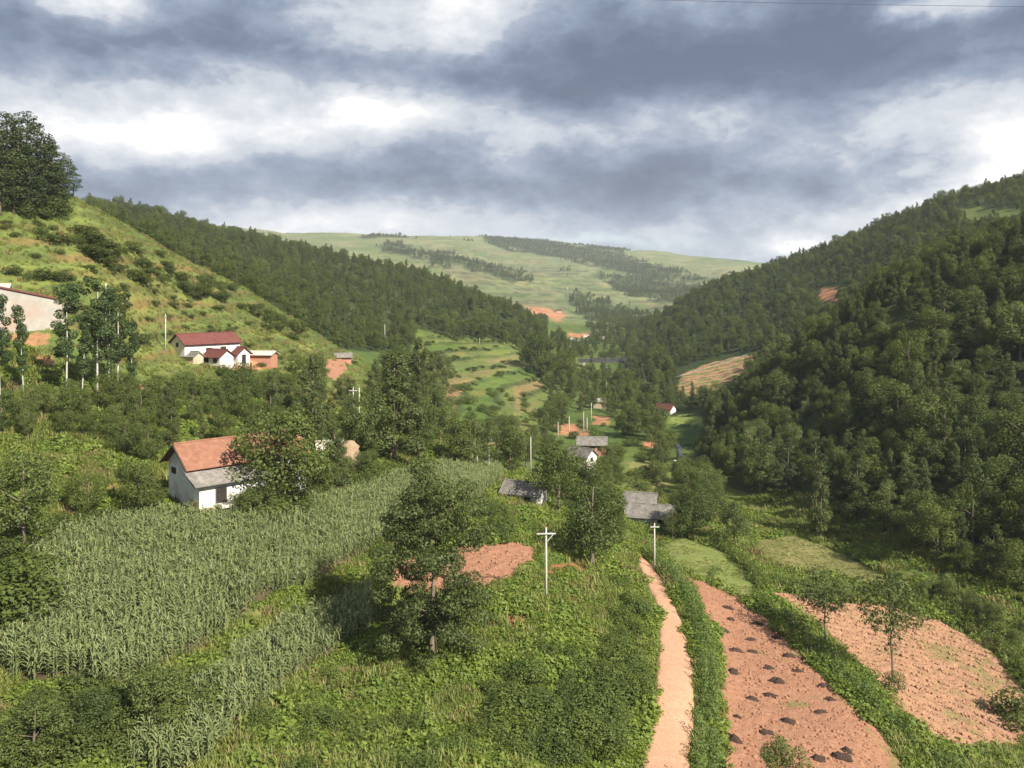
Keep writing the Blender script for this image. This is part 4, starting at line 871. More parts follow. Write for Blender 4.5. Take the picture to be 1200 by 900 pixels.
hedge([(1050, 703), (1100, 716), (1150, 744), (1190, 772), (1225, 815)], 1.4, 1.8, 'hedge', 'dark hedge along the wood side of the right tilled field', M['shrub'], 580)
hedge([(842, 668), (836, 676), (832, 686)], .6, .7, 'hedge', 'low weedy strip across the light green plot', M['hedge'], 590)

# ---- maize
def rows(poly, ymax, sx, sy, ang):
    P = [hit(x, y)[:2] for x, y in poly]; c, s = math.cos(ang), math.sin(ang); xs = [p[0] for p in P]; yy = [p[1] for p in P]; m = max(max(xs) - min(xs), max(yy) - min(yy)) * .8; cx, cy = (max(xs) + min(xs)) / 2, (max(yy) + min(yy)) / 2
    U, Vv = np.meshgrid(np.arange(-m, m, sx), np.arange(-m, m, sy)); U = U + rng.normal(0, .06, U.shape); Vv = Vv + rng.normal(0, .06, U.shape)
    X = cx + U * c - Vv * s; Y = cy + U * s + Vv * c; d = polydist(X, Y, P) + .9 * fbm(X / 3, Y / 3, 2, 120); ok = (d > .1) & (rng.random(X.shape) > .05) & (fbm(X / 2.5, Y / 2.5, 2, 121) < .62); return X[ok], Y[ok]
ma = rows(MAIZE_UP, 170, .78, .33, .9); mb = rows(MAIZE_LOW, 110, .78, .33, .9)
MX = np.concatenate([ma[0], mb[0]]); MY = np.concatenate([ma[1], mb[1]]); low = np.arange(len(MX)) >= len(ma[0]); mpx, mpy = pxpy(MX, MY, zat(MX, MY))
inv = (mpx > -20) & (mpx < 1220) & (mpy < 908); o = np.argsort(np.where(inv, MY, 1e6))
for i in o[:300]:
    plant('maize', MX[i], MY[i], RND.uniform(1.8, 2.5), 'maize_plant', 'green maize plant in the nearest rows of the small lower strip' if low[i] else 'green maize plant at the near edge of the big upper field', 'maize', 'maize plants of the lower strip' if low[i] else 'maize plants of the upper field', wide=1.15)
r = o[300:]; n = len(r)
gn_stuff('maize_crop', 'dense green maize filling the two fields on the left', 'maize crop', np.stack([MX[r], MY[r], zat(MX[r], MY[r])], -1), rng.uniform(0, 6.28, n), rng.uniform(.78, 1.12, n) * (1 + .1 * fbm(MX[r] / 6, MY[r] / 6, 2, 122)), rng.integers(0, 4, n), [FIRST[('maize', i)] for i in range(4)], rng.uniform(1.0, 1.3, n))

# ---- weeds and grass
for i, (px, py) in enumerate([(520, 850), (450, 830), (600, 860)]): plant_px('herb', px, py, 9, 'weed_clump', 'clump of broad-leaved weeds on the slope at the bottom centre', 'weed', 'weed clumps at the bottom centre', var=i)
for i, (px, py) in enumerate([(600, 700), (680, 720), (640, 690)]): plant_px('tuft', px, py, 7, 'grass_tuft', ['green grass tuft near the foot of the concrete pole with a crossarm', 'green grass tuft on the slope between the pole and the dirt road', 'dry yellow grass tuft left of the foot of the pole'][i], 'grass tuft', None, var=i)
gp = [FIRST[('herb', i)] for i in range(3)] + [FIRST[('tuft', i)] for i in range(3)]
def cover(name, label, y0, y1, p0, p1, dens, herb, hs, mask=None, dry=.15):
    X, Y, px = sample_world(rng, y0, y1, p0, p1, dens); Z = zat(X, Y); px, py = pxpy(X, Y, Z)
    ok = ~in_bad(X, Y) & (py < 930) & ~(inpoly(px, py, MAIZE_UP) & (Y < 170)) & ~(inpoly(px, py, MAIZE_LOW) & (Y < 110))
    # bare places in the slope stay thin
    bare = inpoly(px, py, [(600, 690), (650, 660), (690, 660), (700, 700), (640, 720)]) | inpoly(px, py, [(560, 725), (620, 715), (620, 735), (570, 742)]) | inpoly(px, py, [(685, 875), (705, 880), (702, 910), (688, 910)]) | (inpoly(px, py, [(225, 770), (262, 738), (282, 722), (290, 728), (255, 752), (235, 775)]))
    for q in ([(8, 390), (62, 390), (60, 407), (8, 408)], [(35, 416), (62, 414), (72, 427), (48, 430)], [(138, 450), (187, 446), (182, 464), (138, 464)], [(245, 418), (312, 418), (314, 434), (275, 436)], [(100, 560), (60, 600), (80, 612), (105, 590), (140, 582), (140, 562)], [(383, 420), (406, 418), (408, 436), (390, 448)]): bare |= inpoly(px, py, q)
    ok &= ~(bare & (rng.random(len(X)) < .75))
    if mask is not None: ok &= mask(X, Y, px, py, Z)
    X, Y, Z = X[ok], Y[ok], Z[ok]; n = len(X); f = sstep(-.25, .25, fbm(X / 5, Y / 5, 3, 130)) ; isherb = rng.random(n) < herb * (.35 + 1.3 * f)
    dr = rng.random(n) < dry * (.3 + 2.4 * sstep(.05, .4, fbm(X / 7, Y / 7, 3, 131)))
    k = np.where(isherb, rng.integers(0, 3, n), np.where(dr, 5, rng.integers(3, 5, n))); s = rng.uniform(*hs, n) / .6 * (1 + .8 * fbm(X / 4, Y / 4, 3, 132))
    gn_stuff(name, label, 'ground cover', np.stack([X, Y, Z], -1), rng.uniform(0, 6.28, n), s, k, gp, rng.uniform(1.0, 1.5, n)); print(name, n)
cover('weeds', 'weeds and rough grass covering the near slope and banks', 50, 100, -60, 1260, 4.2, .6, (.45, 1.0))
cover('weeds', 'rough grass and weeds on the farther banks of the valley', 100, 170, -40, 1240, 1.5, .45, (.6, 1.2), lambda X, Y, px, py, Z: (Y < np.interp(px, *FOOT) + 6) & ~((px < 430) & (Y > 136) & (py < 470)))
cover('hill_grass', 'long grass on the terraces of the left hill', 120, 262, -100, 480, .45, .0, (.35, .7), lambda X, Y, px, py, Z: (Y > 140) | (py < 480), .3)

# scrub along the terrace edges
X, Y, px = sample_world(rng, 215, 440, 495, 690, .25); r_, c_, _, _ = _grid(px, Y); ok = (RISER[r_, c_] > .5) & (rng.random(len(X)) < .5) & (fbm(X / 16, Y / 16, 3, 151) > -.12); X, Y = X[ok], Y[ok]; n = len(X)
Xh, Yh, pxh = sample_world(rng, 142, 262, -60, 420, .12); r_, c_, _, _ = _grid(pxh, Yh); ok = (RISER[r_, c_] > .5) & (fbm(Xh / 14, Yh / 14, 3, 150) > .12); Xh, Yh = Xh[ok], Yh[ok]
X = np.concatenate([X, Xh]); Y = np.concatenate([Y, Yh]); n = len(X)
gn_stuff('terrace_scrub', 'low green scrub growing in lines along the terrace edges', 'scrub', np.stack([X, Y, zat(X, Y)], -1), rng.uniform(0, 6.28, n), rng.uniform(.18, .55, n), rng.integers(0, 3, n), [FIRST[('scrub', i)] for i in range(3)], rng.uniform(1.2, 2.0, n))

# short grass of the two mown plots
g = rs(900); P_ = []
for q, n in ((MEADOW, 2600), (MEADOW_R, 3800)):
    W = [hit(x, y)[:2] for x, y in q]; xs = [p[0] for p in W]; yy = [p[1] for p in W]; X = g.uniform(min(xs), max(xs), n); Y = g.uniform(min(yy), max(yy), n); ok = inpoly(X, Y, W) & (fbm(X / 3, Y / 3, 3, 160) > -.28); P_.append(np.stack([X[ok], Y[ok], zat(X[ok], Y[ok]) + .08], -1))
P_ = np.concatenate(P_); n = len(P_)
gn_stuff('meadow_grass', 'short grass on the two pale plots below the wood', 'grass', P_, g.uniform(0, 6.28, n), g.uniform(.12, .32, n), g.choice([3, 4, 5], n, p=[.42, .42, .16]), gp, g.uniform(1.2, 2.2, n))

# ------------------------------------------------------------------ buildings
def tile_mat(name, c0, c1, c2, scale=1.2):
    m, t, out = newmat(name); p = t.node('ShaderNodeTexCoord').outputs['Object']
    v = t.node('ShaderNodeTexVoronoi'); v.inputs['Scale'].default_value = 3.2; t.l.new(p, v.inputs['Vector'])
    c = t.mix(t.maprange(t.noise(p, scale, 6, .65), .35, .65, 0, 1), c0, c1); sp = t.node('ShaderNodeSeparateColor'); t.l.new(v.outputs['Color'], sp.inputs[0])
    c = t.mix(t.math('MULTIPLY', sp.outputs[0], .45), c, c2); pbr(t, out, c, .85, .2, t.noise(p, 9, 4, .6), .4, .03); return m
M['tile_orange'] = tile_mat('orange_roof_tile', (.215, .092, .056), (.30, .148, .094), (.145, .08, .055))
M['tile_grey'] = tile_mat('grey_roof_tile', (.14, .13, .115), (.26, .24, .21), (.09, .08, .07))
M['tile_maroon'] = tile_mat('maroon_roof_tile', (.12, .040, .034), (.17, .06, .05), (.08, .035, .03))
M['tile_pale'] = tile_mat('pale_roof_sheet', (.42, .38, .32), (.55, .50, .43), (.3, .26, .22))
M['white'] = noisy_mat('whitewashed_plaster', (.60, .59, .55), (.72, .71, .68), 1.5, .9, .2, .02, (.44, .38, .29), .5)
M['tan'] = noisy_mat('bare_mud_wall', (.42, .31, .22), (.55, .44, .33), 1.6, .95, .4, .03, (.34, .24, .16), .7)
M['brick'] = noisy_mat('red_brick', (.34, .15, .09), (.45, .24, .16), 4, .9, .4, .02)
M['wood'] = noisy_mat('dark_timber', (.05, .035, .025), (.10, .075, .055), 8)
M['dark'] = noisy_mat('unlit_opening', (.02, .018, .016), (.035, .03, .027), 3)
M['concrete'] = noisy_mat('concrete', (.46, .45, .41), (.60, .59, .54), 2.5, .85, .2, .01, (.36, .34, .29), .8)
M['pole'] = noisy_mat('pale_concrete_pole', (.40, .385, .34), (.52, .50, .45), 3)
M['steel'] = noisy_mat('dark_steel', (.045, .045, .05), (.08, .08, .085), 4)
M['wallpale'] = noisy_mat('stained_pale_wall', (.31, .29, .25), (.40, .375, .33), .7, .9, .3, .03, (.36, .24, .17), .16)
M['straw'] = noisy_mat('weathered_straw', (.26, .18, .115), (.36, .26, .17), 5, .95, .9, .08)
M['manure'] = noisy_mat('dark_manure', (.035, .022, .016), (.075, .048, .035), 7, .95, .9, .05)
M['pipe'] = noisy_mat('weathered_pipe', (.20, .20, .17), (.28, .27, .24), 3)
M['copper'] = noisy_mat('brown_insulator', (.10, .05, .035), (.16, .08, .05), 6, .4)

def roof_slabs(L, W, z0, rise, ov, ovg, mat, parent, thick=.12, sides=(-1, 1), wobble=0, tile=.30):
    """two tiled slopes, each course lapped over the one below"""
    V = []; Q = []; half = W / 2 + ov; nx = max(8, int((L + 2 * ovg) / .10)); nc = max(4, int(math.hypot(half, rise) / .33)); zr = z0 + rise; ze = z0 - rise * ov / (W / 2)
    for s in sides:
        xs = np.linspace(-L / 2 - ovg, L / 2 + ovg, nx + 1); rows = []
        for c in range(nc):
            for e, lift in ((0, 0.0), (1, .055)):
                t = (c + e) / nc; y = s * half * t; z = zr + (ze - zr) * t
                sag = -.10 * math.sin(math.pi * t)
                rows.append(np.stack([xs, np.full_like(xs, y), z + sag + lift + .035 * np.cos(xs * 2 * math.pi / tile) + wobble * fbm(xs / 1.3 + c * .1, np.full_like(xs, c * .7), 2, 7)], -1))
        under = [np.stack([xs, np.full_like(xs, s * half), np.full_like(xs, ze - thick)], -1), np.stack([xs, np.zeros_like(xs), np.full_like(xs, zr - thick - .02)], -1)]
        rows = rows + under; b = sum(len(v) for v in V); V += rows; n = nx + 1
        for r in range(len(rows) - 1):
            i = b + r * n + np.arange(nx); q = np.stack([i, i + 1, i + n + 1, i + n], -1); Q.append(q if s > 0 else q[:, ::-1])
        # verge boards close the gable edges
        for xi in (0, nx):
            top = [b + r * n + xi for r in range(len(rows))]
            i0, i1, i2, i3 = top[0], top[-3], top[-2], top[-1]; Q.append(np.array([[i0, i1, i2, i3]]))
    me = mesh_np('roof', np.concatenate(V), np.concatenate(Q), mats=[mat]); return obj('roof', me, parent)
def gable_walls(L, W, H, rise, mat, parent, down=1.5, name='wall'):
    b = MB(); x, y = L / 2, W / 2
    b.add([(-x, -y, -down), (x, -y, -down), (x, y, -down), (-x, y, -down), (-x, -y, H - .22), (x, -y, H - .22), (x, y, H - .22), (-x, y, H - .22), (-x, 0, H + rise - .28), (x, 0, H + rise - .28)],
          [(0, 1, 5, 4), (2, 3, 7, 6), (3, 0, 4, 8, 7), (1, 2, 6, 9, 5), (0, 3, 2, 1)])
    return b.build(name, mat, parent)
def opening(parent, name, face, along, z, w, h, L, W, frame=True):
    """a recessed door or window with its frame, set on one wall: face in '-y', '+y', '-x', '+x'"""
    b = MB(); f = MB(); d = .03
    def put(bb, u0, u1, z0, z1, p0, p1):
        if face == '-y': bb.box(u0, u1, -W / 2 - p1, -W / 2 - p0, z0, z1)
        elif face == '+y': bb.box(u0, u1, W / 2 + p0, W / 2 + p1, z0, z1)
        elif face == '-x': bb.box(-L / 2 - p1, -L / 2 - p0, u0, u1, z0, z1)
        else: bb.box(L / 2 + p0, L / 2 + p1, u0, u1, z0, z1)
    put(b, along - w / 2, along + w / 2, z, z + h, -.05, .02); o = b.build(name, M['dark'], parent)
    if frame:
        t = .10
        for u0, u1, z0, z1 in ((along - w / 2 - t, along - w / 2, z, z + h), (along + w / 2, along + w / 2 + t, z, z + h), (along - w / 2 - t, along + w / 2 + t, z + h, z + h + t), (along - w / 2 - t, along + w / 2 + t, z - t, z)): put(f, u0, u1, z0, z1, -.03, .07)
        f.build('frame', M['wood'], o)
    return o
def house(px, py, L, W, H, rise, deg, wall, roof, label, name='farmhouse', ymin=0, ov=.55, ovg=.45, openings=(), cat='house', at_gable=False, wobble=.03, lift=0, group=None):
    x, y, z = hit(px, py, ymin); a = R(deg)
    if at_gable: x += math.cos(a) * L / 2; y += math.sin(a) * L / 2
    zs = [float(zat(x + dx * math.cos(a) - dy * math.sin(a), y + dx * math.sin(a) + dy * math.cos(a))) for dx in (-L / 2, 0, L / 2) for dy in (-W / 2, W / 2)]
    z = max(min(zs) + .3, sum(zs) / 6 - .3) + lift
    r = thing(name, label, cat, (x, y, z), a, group); gable_walls(L, W, H, rise, M[wall], r, 3.0); roof_slabs(L, W, H, rise, ov, ovg, M[roof], r, wobble=wobble)
    rd = MB(); rd.tube([(-L / 2 - ovg, 0, H + rise + .05), (0, 0, H + rise + .03), (L / 2 + ovg, 0, H + rise + .05)], [.13, .13, .13], 6); rd.build('ridge', M[roof], r)
    for o in openings: opening(r, *o, L, W)
    return r
# the near farmhouse
fh = house(210, 596, 15.0, 6.4, 5.2, 2.1, 44, 'white', 'tile_orange', 'white two-storey farmhouse with an orange tiled roof and a grey lean-to', ov=.7, ovg=.7, at_gable=True, wobble=.05, lift=1.1,
           openings=[('window', '-x', 1.6, 3.6, 1.1, .55), ('window', '-x', -.1, 6.3, .5, .4), ('window', '-y', 4.0, 3.2, 1.2, 1.0), ('door', '-y', 1.5, 0, 1.2, 2.1), ('window', '-y', 6.8, 3.2, 1.2, 1.0)])
for s in (-1, 1):
    b = MB(); b.add([(-8.33, 0, 7.06), (-8.33, s * 3.93, 4.5), (-8.33, s * 3.93, 4.7), (-8.33, 0, 7.26), (-8.23, 0, 7.06), (-8.23, s * 3.93, 4.5), (-8.23, s * 3.93, 4.7), (-8.23, 0, 7.26)], [(0, 1, 2, 3), (7, 6, 5, 4), (0, 4, 5, 1), (3, 2, 6, 7), (1, 5, 6, 2)]); b.build('verge_board', M['wood'], fh)
b = MB(); b.box(-7.6, 0.6, -6.0, -3.22, -3.0, 3.1); lt = b.build('lean_to', M['white'], fh)
V = []; nx = 110; nc = 15; xs = np.linspace(-8.4, 1.2, nx + 1)
for c in range(nc):
    for e, lf in ((0, 0), (1, .055)):
        t = (c + e) / nc; V.append(np.stack([xs, np.full_like(xs, -3.23 - 3.45 * t), 4.55 - 1.25 * t + lf + .04 * np.cos(xs * 2 * math.pi / .28) + .10 * fbm(xs / 1.6, np.full_like(xs, c * .5), 3, 4)], -1))
V.append(np.stack([xs, np.full_like(xs, -6.68), np.full_like(xs, 3.12)], -1)); V.append(np.stack([xs, np.full_like(xs, -3.23), np.full_like(xs, 4.35)], -1)); n = nx + 1
Q = np.concatenate([np.stack([r_ * n + np.arange(nx), (r_ + 1) * n + np.arange(nx), (r_ + 1) * n + np.arange(nx) + 1, r_ * n + np.arange(nx) + 1], -1) for r_ in range(len(V) - 1)] + [np.array([[0, (len(V) - 3) * n, (len(V) - 2) * n, (len(V) - 1) * n], [nx, (len(V) - 3) * n + nx, (len(V) - 2) * n + nx, (len(V) - 1) * n + nx]])])
o = obj('lean_to_roof', mesh_np('lean_to_roof', np.concatenate(V), Q, mats=[M['tile_grey']]), fh); o['label'] = 'weathered grey tiled lean-to roof'
b = MB(); b.box(-5.6, -4.5, -6.03, -5.95, .9, 2.6); d = b.build('door', M['dark'], fh); b = MB(); b.box(-5.73, -5.6, -6.08, -5.97, .9, 2.72); b.box(-4.5, -4.37, -6.08, -5.97, .9, 2.72); b.box(-5.6, -4.5, -6.08, -5.97, 2.6, 2.72); b.build('frame', M['wood'], d)
b = MB(); b.box(-5.6, .8, -7.6, -6.01, .62, .84); b.build('porch_slab', M['concrete'], fh)
b = MB(); b.box(-7.63, .63, -6.04, -6.003, -3.0, .6); b.box(-7.64, -7.603, -6.0, -3.2, -3.0, 1.4); q = b.build('plinth', M['tan'], fh); q['label'] = 'bare tan lower wall'
# broken brick wall and small things right of the farmhouse
def wall_line(a, bpt, h, th, mat, name, label, cat='wall', coping=None, zt=None):
    (x0, y0, z0), (x1, y1, z1) = a, bpt; d = math.hypot(x1 - x0, y1 - y0); ang = math.atan2(y1 - y0, x1 - x0); r = thing(name, label, cat, (x0, y0, z0), ang); n = 12; mb = MB(); cp = MB(); tops = zt or (h, z1 - z0 + h)
    for i in range(n):
        u0, u1 = d * i / n, d * (i + 1) / n; t0 = tops[0] + (tops[1] - tops[0]) * i / n; t1 = tops[0] + (tops[1] - tops[0]) * (i + 1) / n
        mb.add([(u0, 0, -4), (u1, 0, -4), (u1, th, -4), (u0, th, -4), (u0, 0, t0), (u1, 0, t1), (u1, th, t1), (u0, th, t0)], [(4, 5, 6, 7), (0, 1, 5, 4), (2, 3, 7, 6)] + ([(3, 0, 4, 7)] if i == 0 else []) + ([(1, 2, 6, 5)] if i == n - 1 else []))
        if coping: cp.add([(u0, -.25, t0 + .01), (u1, -.25, t1 + .01), (u1, th + .25, t1 + .01), (u0, th + .25, t0 + .01), (u0, th / 2, t0 + .4), (u1, th / 2, t1 + .4), (u0, -.25, t0 + .12), (u1, -.25, t1 + .12)], [(0, 1, 7, 6), (6, 7, 5, 4), (4, 5, 2, 3)])
    mb.build('panel', mat, r)
    if coping: cp.build('coping', coping, r)
    return r
wall_line(hit(330, 574), hit(356, 570), 1.6, .3, M['brick'], 'brick_wall', 'broken red brick wall behind the dark tree beside the farmhouse')
a, bq = hit(-60, 392), hit(76, 387)
wall_line(a, bq, 4, .5, M['wallpale'], 'boundary_wall', 'tall pale stained wall with a maroon tiled coping at the left edge', coping=M['tile_maroon'], zt=(ZC + (HY - 326) / F * a[1] - a[2], ZC + (HY - 353) / F * bq[1] - a[2]))
house(-4, 349, 4, 3, 1.8, 1.0, 20, 'white', 'tile_pale', 'small white hut with a pale pinkish roof above the tall wall', 'hut', ymin=146, ov=.3, ovg=.3, cat='hut')
house(386, 540, 4, 3, 2.6, 1.0, 20, 'white', 'tile_pale', 'small white walled hut half hidden by trees below the straw mound', 'hut', ov=.3, ovg=.3, cat='hut')
# upper farmstead
house(241, 420, 13.5, 6.0, 3.4, 1.9, 52, 'white', 'tile_maroon', 'white house with the long maroon roof, main building of the upper farmstead', ymin=140, openings=[('door', '-y', -1, 0, 1.3, 2.1), ('window', '-y', 2.5, 1.0, 1.2, 1.2), ('window', '-x', 0, 2.6, .8, .7)])
house(254, 427, 6.0, 3.8, 2.4, 1.3, -28, 'white', 'tile_maroon', 'white wing with a maroon roof before the main house of the upper farmstead', 'farm_wing', ymin=140, openings=[('window', '-y', -1, 1.0, 1.0, 1.0), ('window', '-y', 1.6, 1.0, 1.0, 1.0)])
house(276, 424, 5.2, 3.6, 2.5, 1.3, -28, 'white', 'tile_maroon', 'right-hand white wing with a maroon roof at the upper farmstead', 'farm_wing', ymin=140, openings=[('door', '+x', 0, 0, 1.0, 2.0), ('window', '-y', 0, 1.0, .9, .9)])
house(306, 424, 6.5, 3.6, 2.4, .6, -8, 'brick', 'tile_pale', 'low brick shed with a pale flat roof at the right of the upper farmstead', 'shed', ymin=140, cat='shed', openings=[('door', '-x', 0, 0, 1.2, 1.8)])
house(226, 424, 3.6, 2.6, 1.5, .9, -30, 'tan', 'tile_grey', 'tiny grey-roofed shed below the left gable of the upper farmstead', 'shed', ymin=140, cat='shed', ov=.3, ovg=.3)
# village houses down the valley
house(615, 590, 6.2, 3.8, 2.5, 1.3, -24, 'white', 'tile_grey', 'small white house with a grey tiled roof at the end of the maize', openings=[('window', '-y', 1.2, 1.0, .8, .8), ('door', '-y', -.8, 0, .9, 1.9)])
house(694, 532, 7.4, 4.2, 2.6, 1.5, -6, 'brick', 'tile_grey', 'house with a dark grey roof over red walls, upper of two stacked roofs', openings=[('door', '-y', 0, 0, 1.1, 2.0), ('window', '-y', 2, .9, .9, .9)], lift=.6)
house(681, 549, 6.0, 4.2, 2.6, 1.5, -40, 'white', 'tile_grey', 'house with a white right gable under the lower of two stacked grey roofs', openings=[('window', '+x', 0, 1.2, .8, .8)], lift=.8)
house(762, 617, 8.0, 4.6, 2.3, 1.5, -14, 'white', 'tile_grey', 'low white house with a pale grey tiled roof near the end of the dirt road', openings=[('window', '-y', 2.0, .9, .9, .9), ('door', '+x', 0, 0, 1.0, 1.9)], lift=.3)
house(751, 603, 5.6, 3.6, 2.5, 1.2, -14, 'tan', 'tile_grey', 'dark grey roof close behind the low white house near the road end', 'outbuilding', cat='outbuilding', lift=.6)
house(780, 485, 6.0, 4.2, 2.4, 1.5, -38, 'white', 'tile_maroon', 'tiny white house with a red roof above the bright green plot', ymin=250, openings=[('door', '-y', 0, 0, 1.0, 1.9)])
house(703, 478, 4.4, 3.4, 2.4, 1.0, -20, 'tan', 'tile_pale', 'tiny pale hut beside a pole below the bridge', 'hut', ymin=260, cat='hut', ov=.3, ovg=.3)
house(402, 421, 4.6, 3.4, 1.4, .9, 15, 'brick', 'tile_grey', 'low dark-roofed shed above the red eroded bank', 'shed', ymin=200, cat='shed')
for px, py, L, W, d, l, rf in ((545, 362, 13, 7, 10, 'far grey-roofed house at the edge of the left wood, nearest the trees', 'tile_grey'), (588, 362, 11, 7, -10, 'far house left of the distant red fields', 'tile_grey'), (672, 402, 9, 6, 20, 'far pale house below the red field in the valley', 'tile_pale'),
                       (689, 398, 8, 6, -15, 'far pale-roofed house, left of a pair up the valley', 'tile_pale'), (706, 400, 8, 6, 15, 'far pale-roofed house, right of a pair up the valley', 'tile_pale'), (655, 366, 10, 7, 0, 'far brown house beside the distant red field', 'tile_maroon')):
    house(px, py, L * .75, W * .8, 2.6, 1.6, d, 'tan', rf, l, 'far_house', ymin=560 if py > 380 else 760)
# straw mound
g = rs(77); nr_, na = 9, 22; V = []
x, y, z = hit(408, 548)
for i in range(nr_):
    for k in range(na):
        t = i / (nr_ - 1); a = 2 * math.pi * k / na; r_ = 2.3 * math.cos(t * 1.45) ** .8 * (1 + .14 * g.normal()); V.append((r_ * math.cos(a), r_ * math.sin(a), -.5 + 5.0 * math.sin(t * 1.5)))
Q = [(i * na + k, i * na + (k + 1) % na, (i + 1) * na + (k + 1) % na, (i + 1) * na + k) for i in range(nr_ - 1) for k in range(na)]
tag(obj('straw_stack', mesh_np('straw_stack', V, Q, mats=[M['straw']], smooth=True), loc=(x, y, z)), 'brown rounded straw stack behind trees near the pole with a crossarm', 'straw stack')

# ------------------------------------------------------------------ railway bridge
x0, y0, _ = hit(680, 428, 300); yb = 478.0; xa, xb = (678 - 600) / F * yb, (737 - 600) / F * yb; zb = ZC + (HY - 424.5) / F * yb
br = thing('railway_bridge', 'dark steel girder bridge on pale piers crossing the valley', 'bridge', ((xa + xb) / 2, yb, zb)); Lb = xb - xa
b = MB(); b.box(-Lb / 2, Lb / 2, -1.6, 1.6, 1.62, 1.95); b.build('deck', M['concrete'], br).data.materials[0] = M['steel']
for s in (-1.3, 1.3):
    b = MB(); b.box(-Lb / 2, Lb / 2, s - .12, s + .12, 0, 1.6); b.box(-Lb / 2, Lb / 2, s - .3, s + .3, -.08, -.003)
    for k in range(14): u = -Lb / 2 + Lb * (k + .5) / 14; b.box(u - .06, u + .06, s - .28, s - .125, .02, 1.58); b.box(u - .06, u + .06, s + .125, s + .28, .02, 1.58)
    b.build('girder', M['steel'], br)
for s in (-1.5, 1.5):
    b = MB(); b.box(-Lb / 2, Lb / 2, s - .03, s + .03, 2.9, 2.97)
    for k in range(15): u = -Lb / 2 + Lb * k / 14 * .99 + .1; b.box(u - .03, u + .03, s - .025, s + .025, 1.955, 2.895)
    b.build('railing', M['steel'], br)
for u in (-Lb / 2 + 3, .5, Lb / 2 - 1):
    b = MB(); b.add([(u - 1, -1.6, -9), (u + 1, -1.6, -9), (u + 1, 1.6, -9), (u - 1, 1.6, -9), (u - .7, -1.4, -.3), (u + .7, -1.4, -.3), (u + .7, 1.4, -.3), (u - .7, 1.4, -.3)], [(0, 3, 2, 1), (4, 5, 6, 7), (0, 1, 5, 4), (1, 2, 6, 5), (2, 3, 7, 6), (3, 0, 4, 7)]); b.box(u - .95, u + .95, -1.65, 1.65, -.298, -.1); b.build('pier', M['steel'] if u > 0 else M['tan'], br)

# ------------------------------------------------------------------ poles
def power_pole(px, py, hpx, label, arms=1, arm=2.0, ymin=0, brace=False, group=None, rz=0.0, rad=1.0):
    x, y, z = hit(px, py, ymin); H = hpx / F * y; r = thing('utility_pole', label, 'pole', (x, y, z), rz, group)
    k = rad * max(1, H / 8); b = MB(); b.tube([(0, 0, -.6), (0, 0, H * .5), (0, 0, H)], [.14 * k, .115 * k, .08 * k], 10); b.build('shaft', M['pole'], r, True)
    for i in range(arms):
        za = H * (.915 - .10 * i); b = MB(); b.box(-arm / 2, arm / 2, -.22 * k, -.12 * k, za, za + .12); b.build('crossarm', M['concrete'], r)
        for u in (-arm / 2 + .12, -arm / 6, arm / 2 - .12):
            q = MB(); q.tube([(u, -.17 * k, za + .121), (u, -.17 * k, za + .2), (u, -.17 * k, za + .26), (u, -.17 * k, za + .34)], [.03, .075, .06, .03], 7); q.build('insulator', M['copper'], r)
        if brace: b = MB(); b.tube([(arm / 2 - .25, -.17 * k, za - .003), (.1 * k, -.15 * k, za - .75)], [.045, .045], 6); b.build('brace', M['concrete'], r)
    if arms:
        b = MB(); b.tube([(0, 0, H + .001), (0, 0, H + .1), (.0, 0, H + .16), (-.06, 0, H + .26)], [.05, .07, .05, .03], 7); b.build('top_fitting', M['copper'], r)
    return r
power_pole(640, 706, 88, 'pale concrete pole with a braced crossarm standing on the near grassy slope', 1, 2.0, brace=True, rz=.05)
power_pole(767, 667, 54, 'pale concrete pole beside the far end of the dirt road', 1, 1.3)
power_pole(573, 556, 45, 'taller of two crossarm poles at the far end of the maize', 2, 1.9)
power_pole(559, 547, 27, 'shorter of two crossarm poles at the far end of the maize', 1, 2.0)
power_pole(622, 552, 40, 'plain pole in the trees behind the white house with grey roof', 0)
power_pole(194, 411, 43, 'plain pale pole left of the upper farmstead with maroon roofs', 1, .6, ymin=140)
power_pole(124, 398, 66, 'plain pale pole rising behind the tallest poplars', 0, ymin=130)
power_pole(414, 500, 46, 'pale pole with a crossarm among trees above the straw stack', 1, 1.8)
power_pole(421, 494, 40, 'bare slim pole close right of the pole with a crossarm above the straw stack', 0)
power_pole(451, 404, 24, 'slim pole at the edge of the left wood on the hill spur', 0, ymin=200)
power_pole(562, 404, 8, 'tiny pole on the crest of the green terraces', 0, ymin=300)
for px, py, h, l in ((654, 513, 18, 'pole at the left end of the red valley plot'), (667, 513, 25, 'second pole from the left along the red valley plots'), (684, 508, 25, 'tallest pole among the red valley plots'), (688, 507, 18, 'shorter pole just behind the tallest one among the red plots'),
                     (693, 494, 22, 'pole standing in the trees above the red valley plots'), (701, 470, 14, 'pole beside the tiny pale hut below the bridge'), (711, 464, 16, 'pole right of the tiny pale hut below the bridge'), (681, 480, 12, 'small pole up the slope left of the tiny pale hut')):
    power_pole(px, py, h, l, 0)
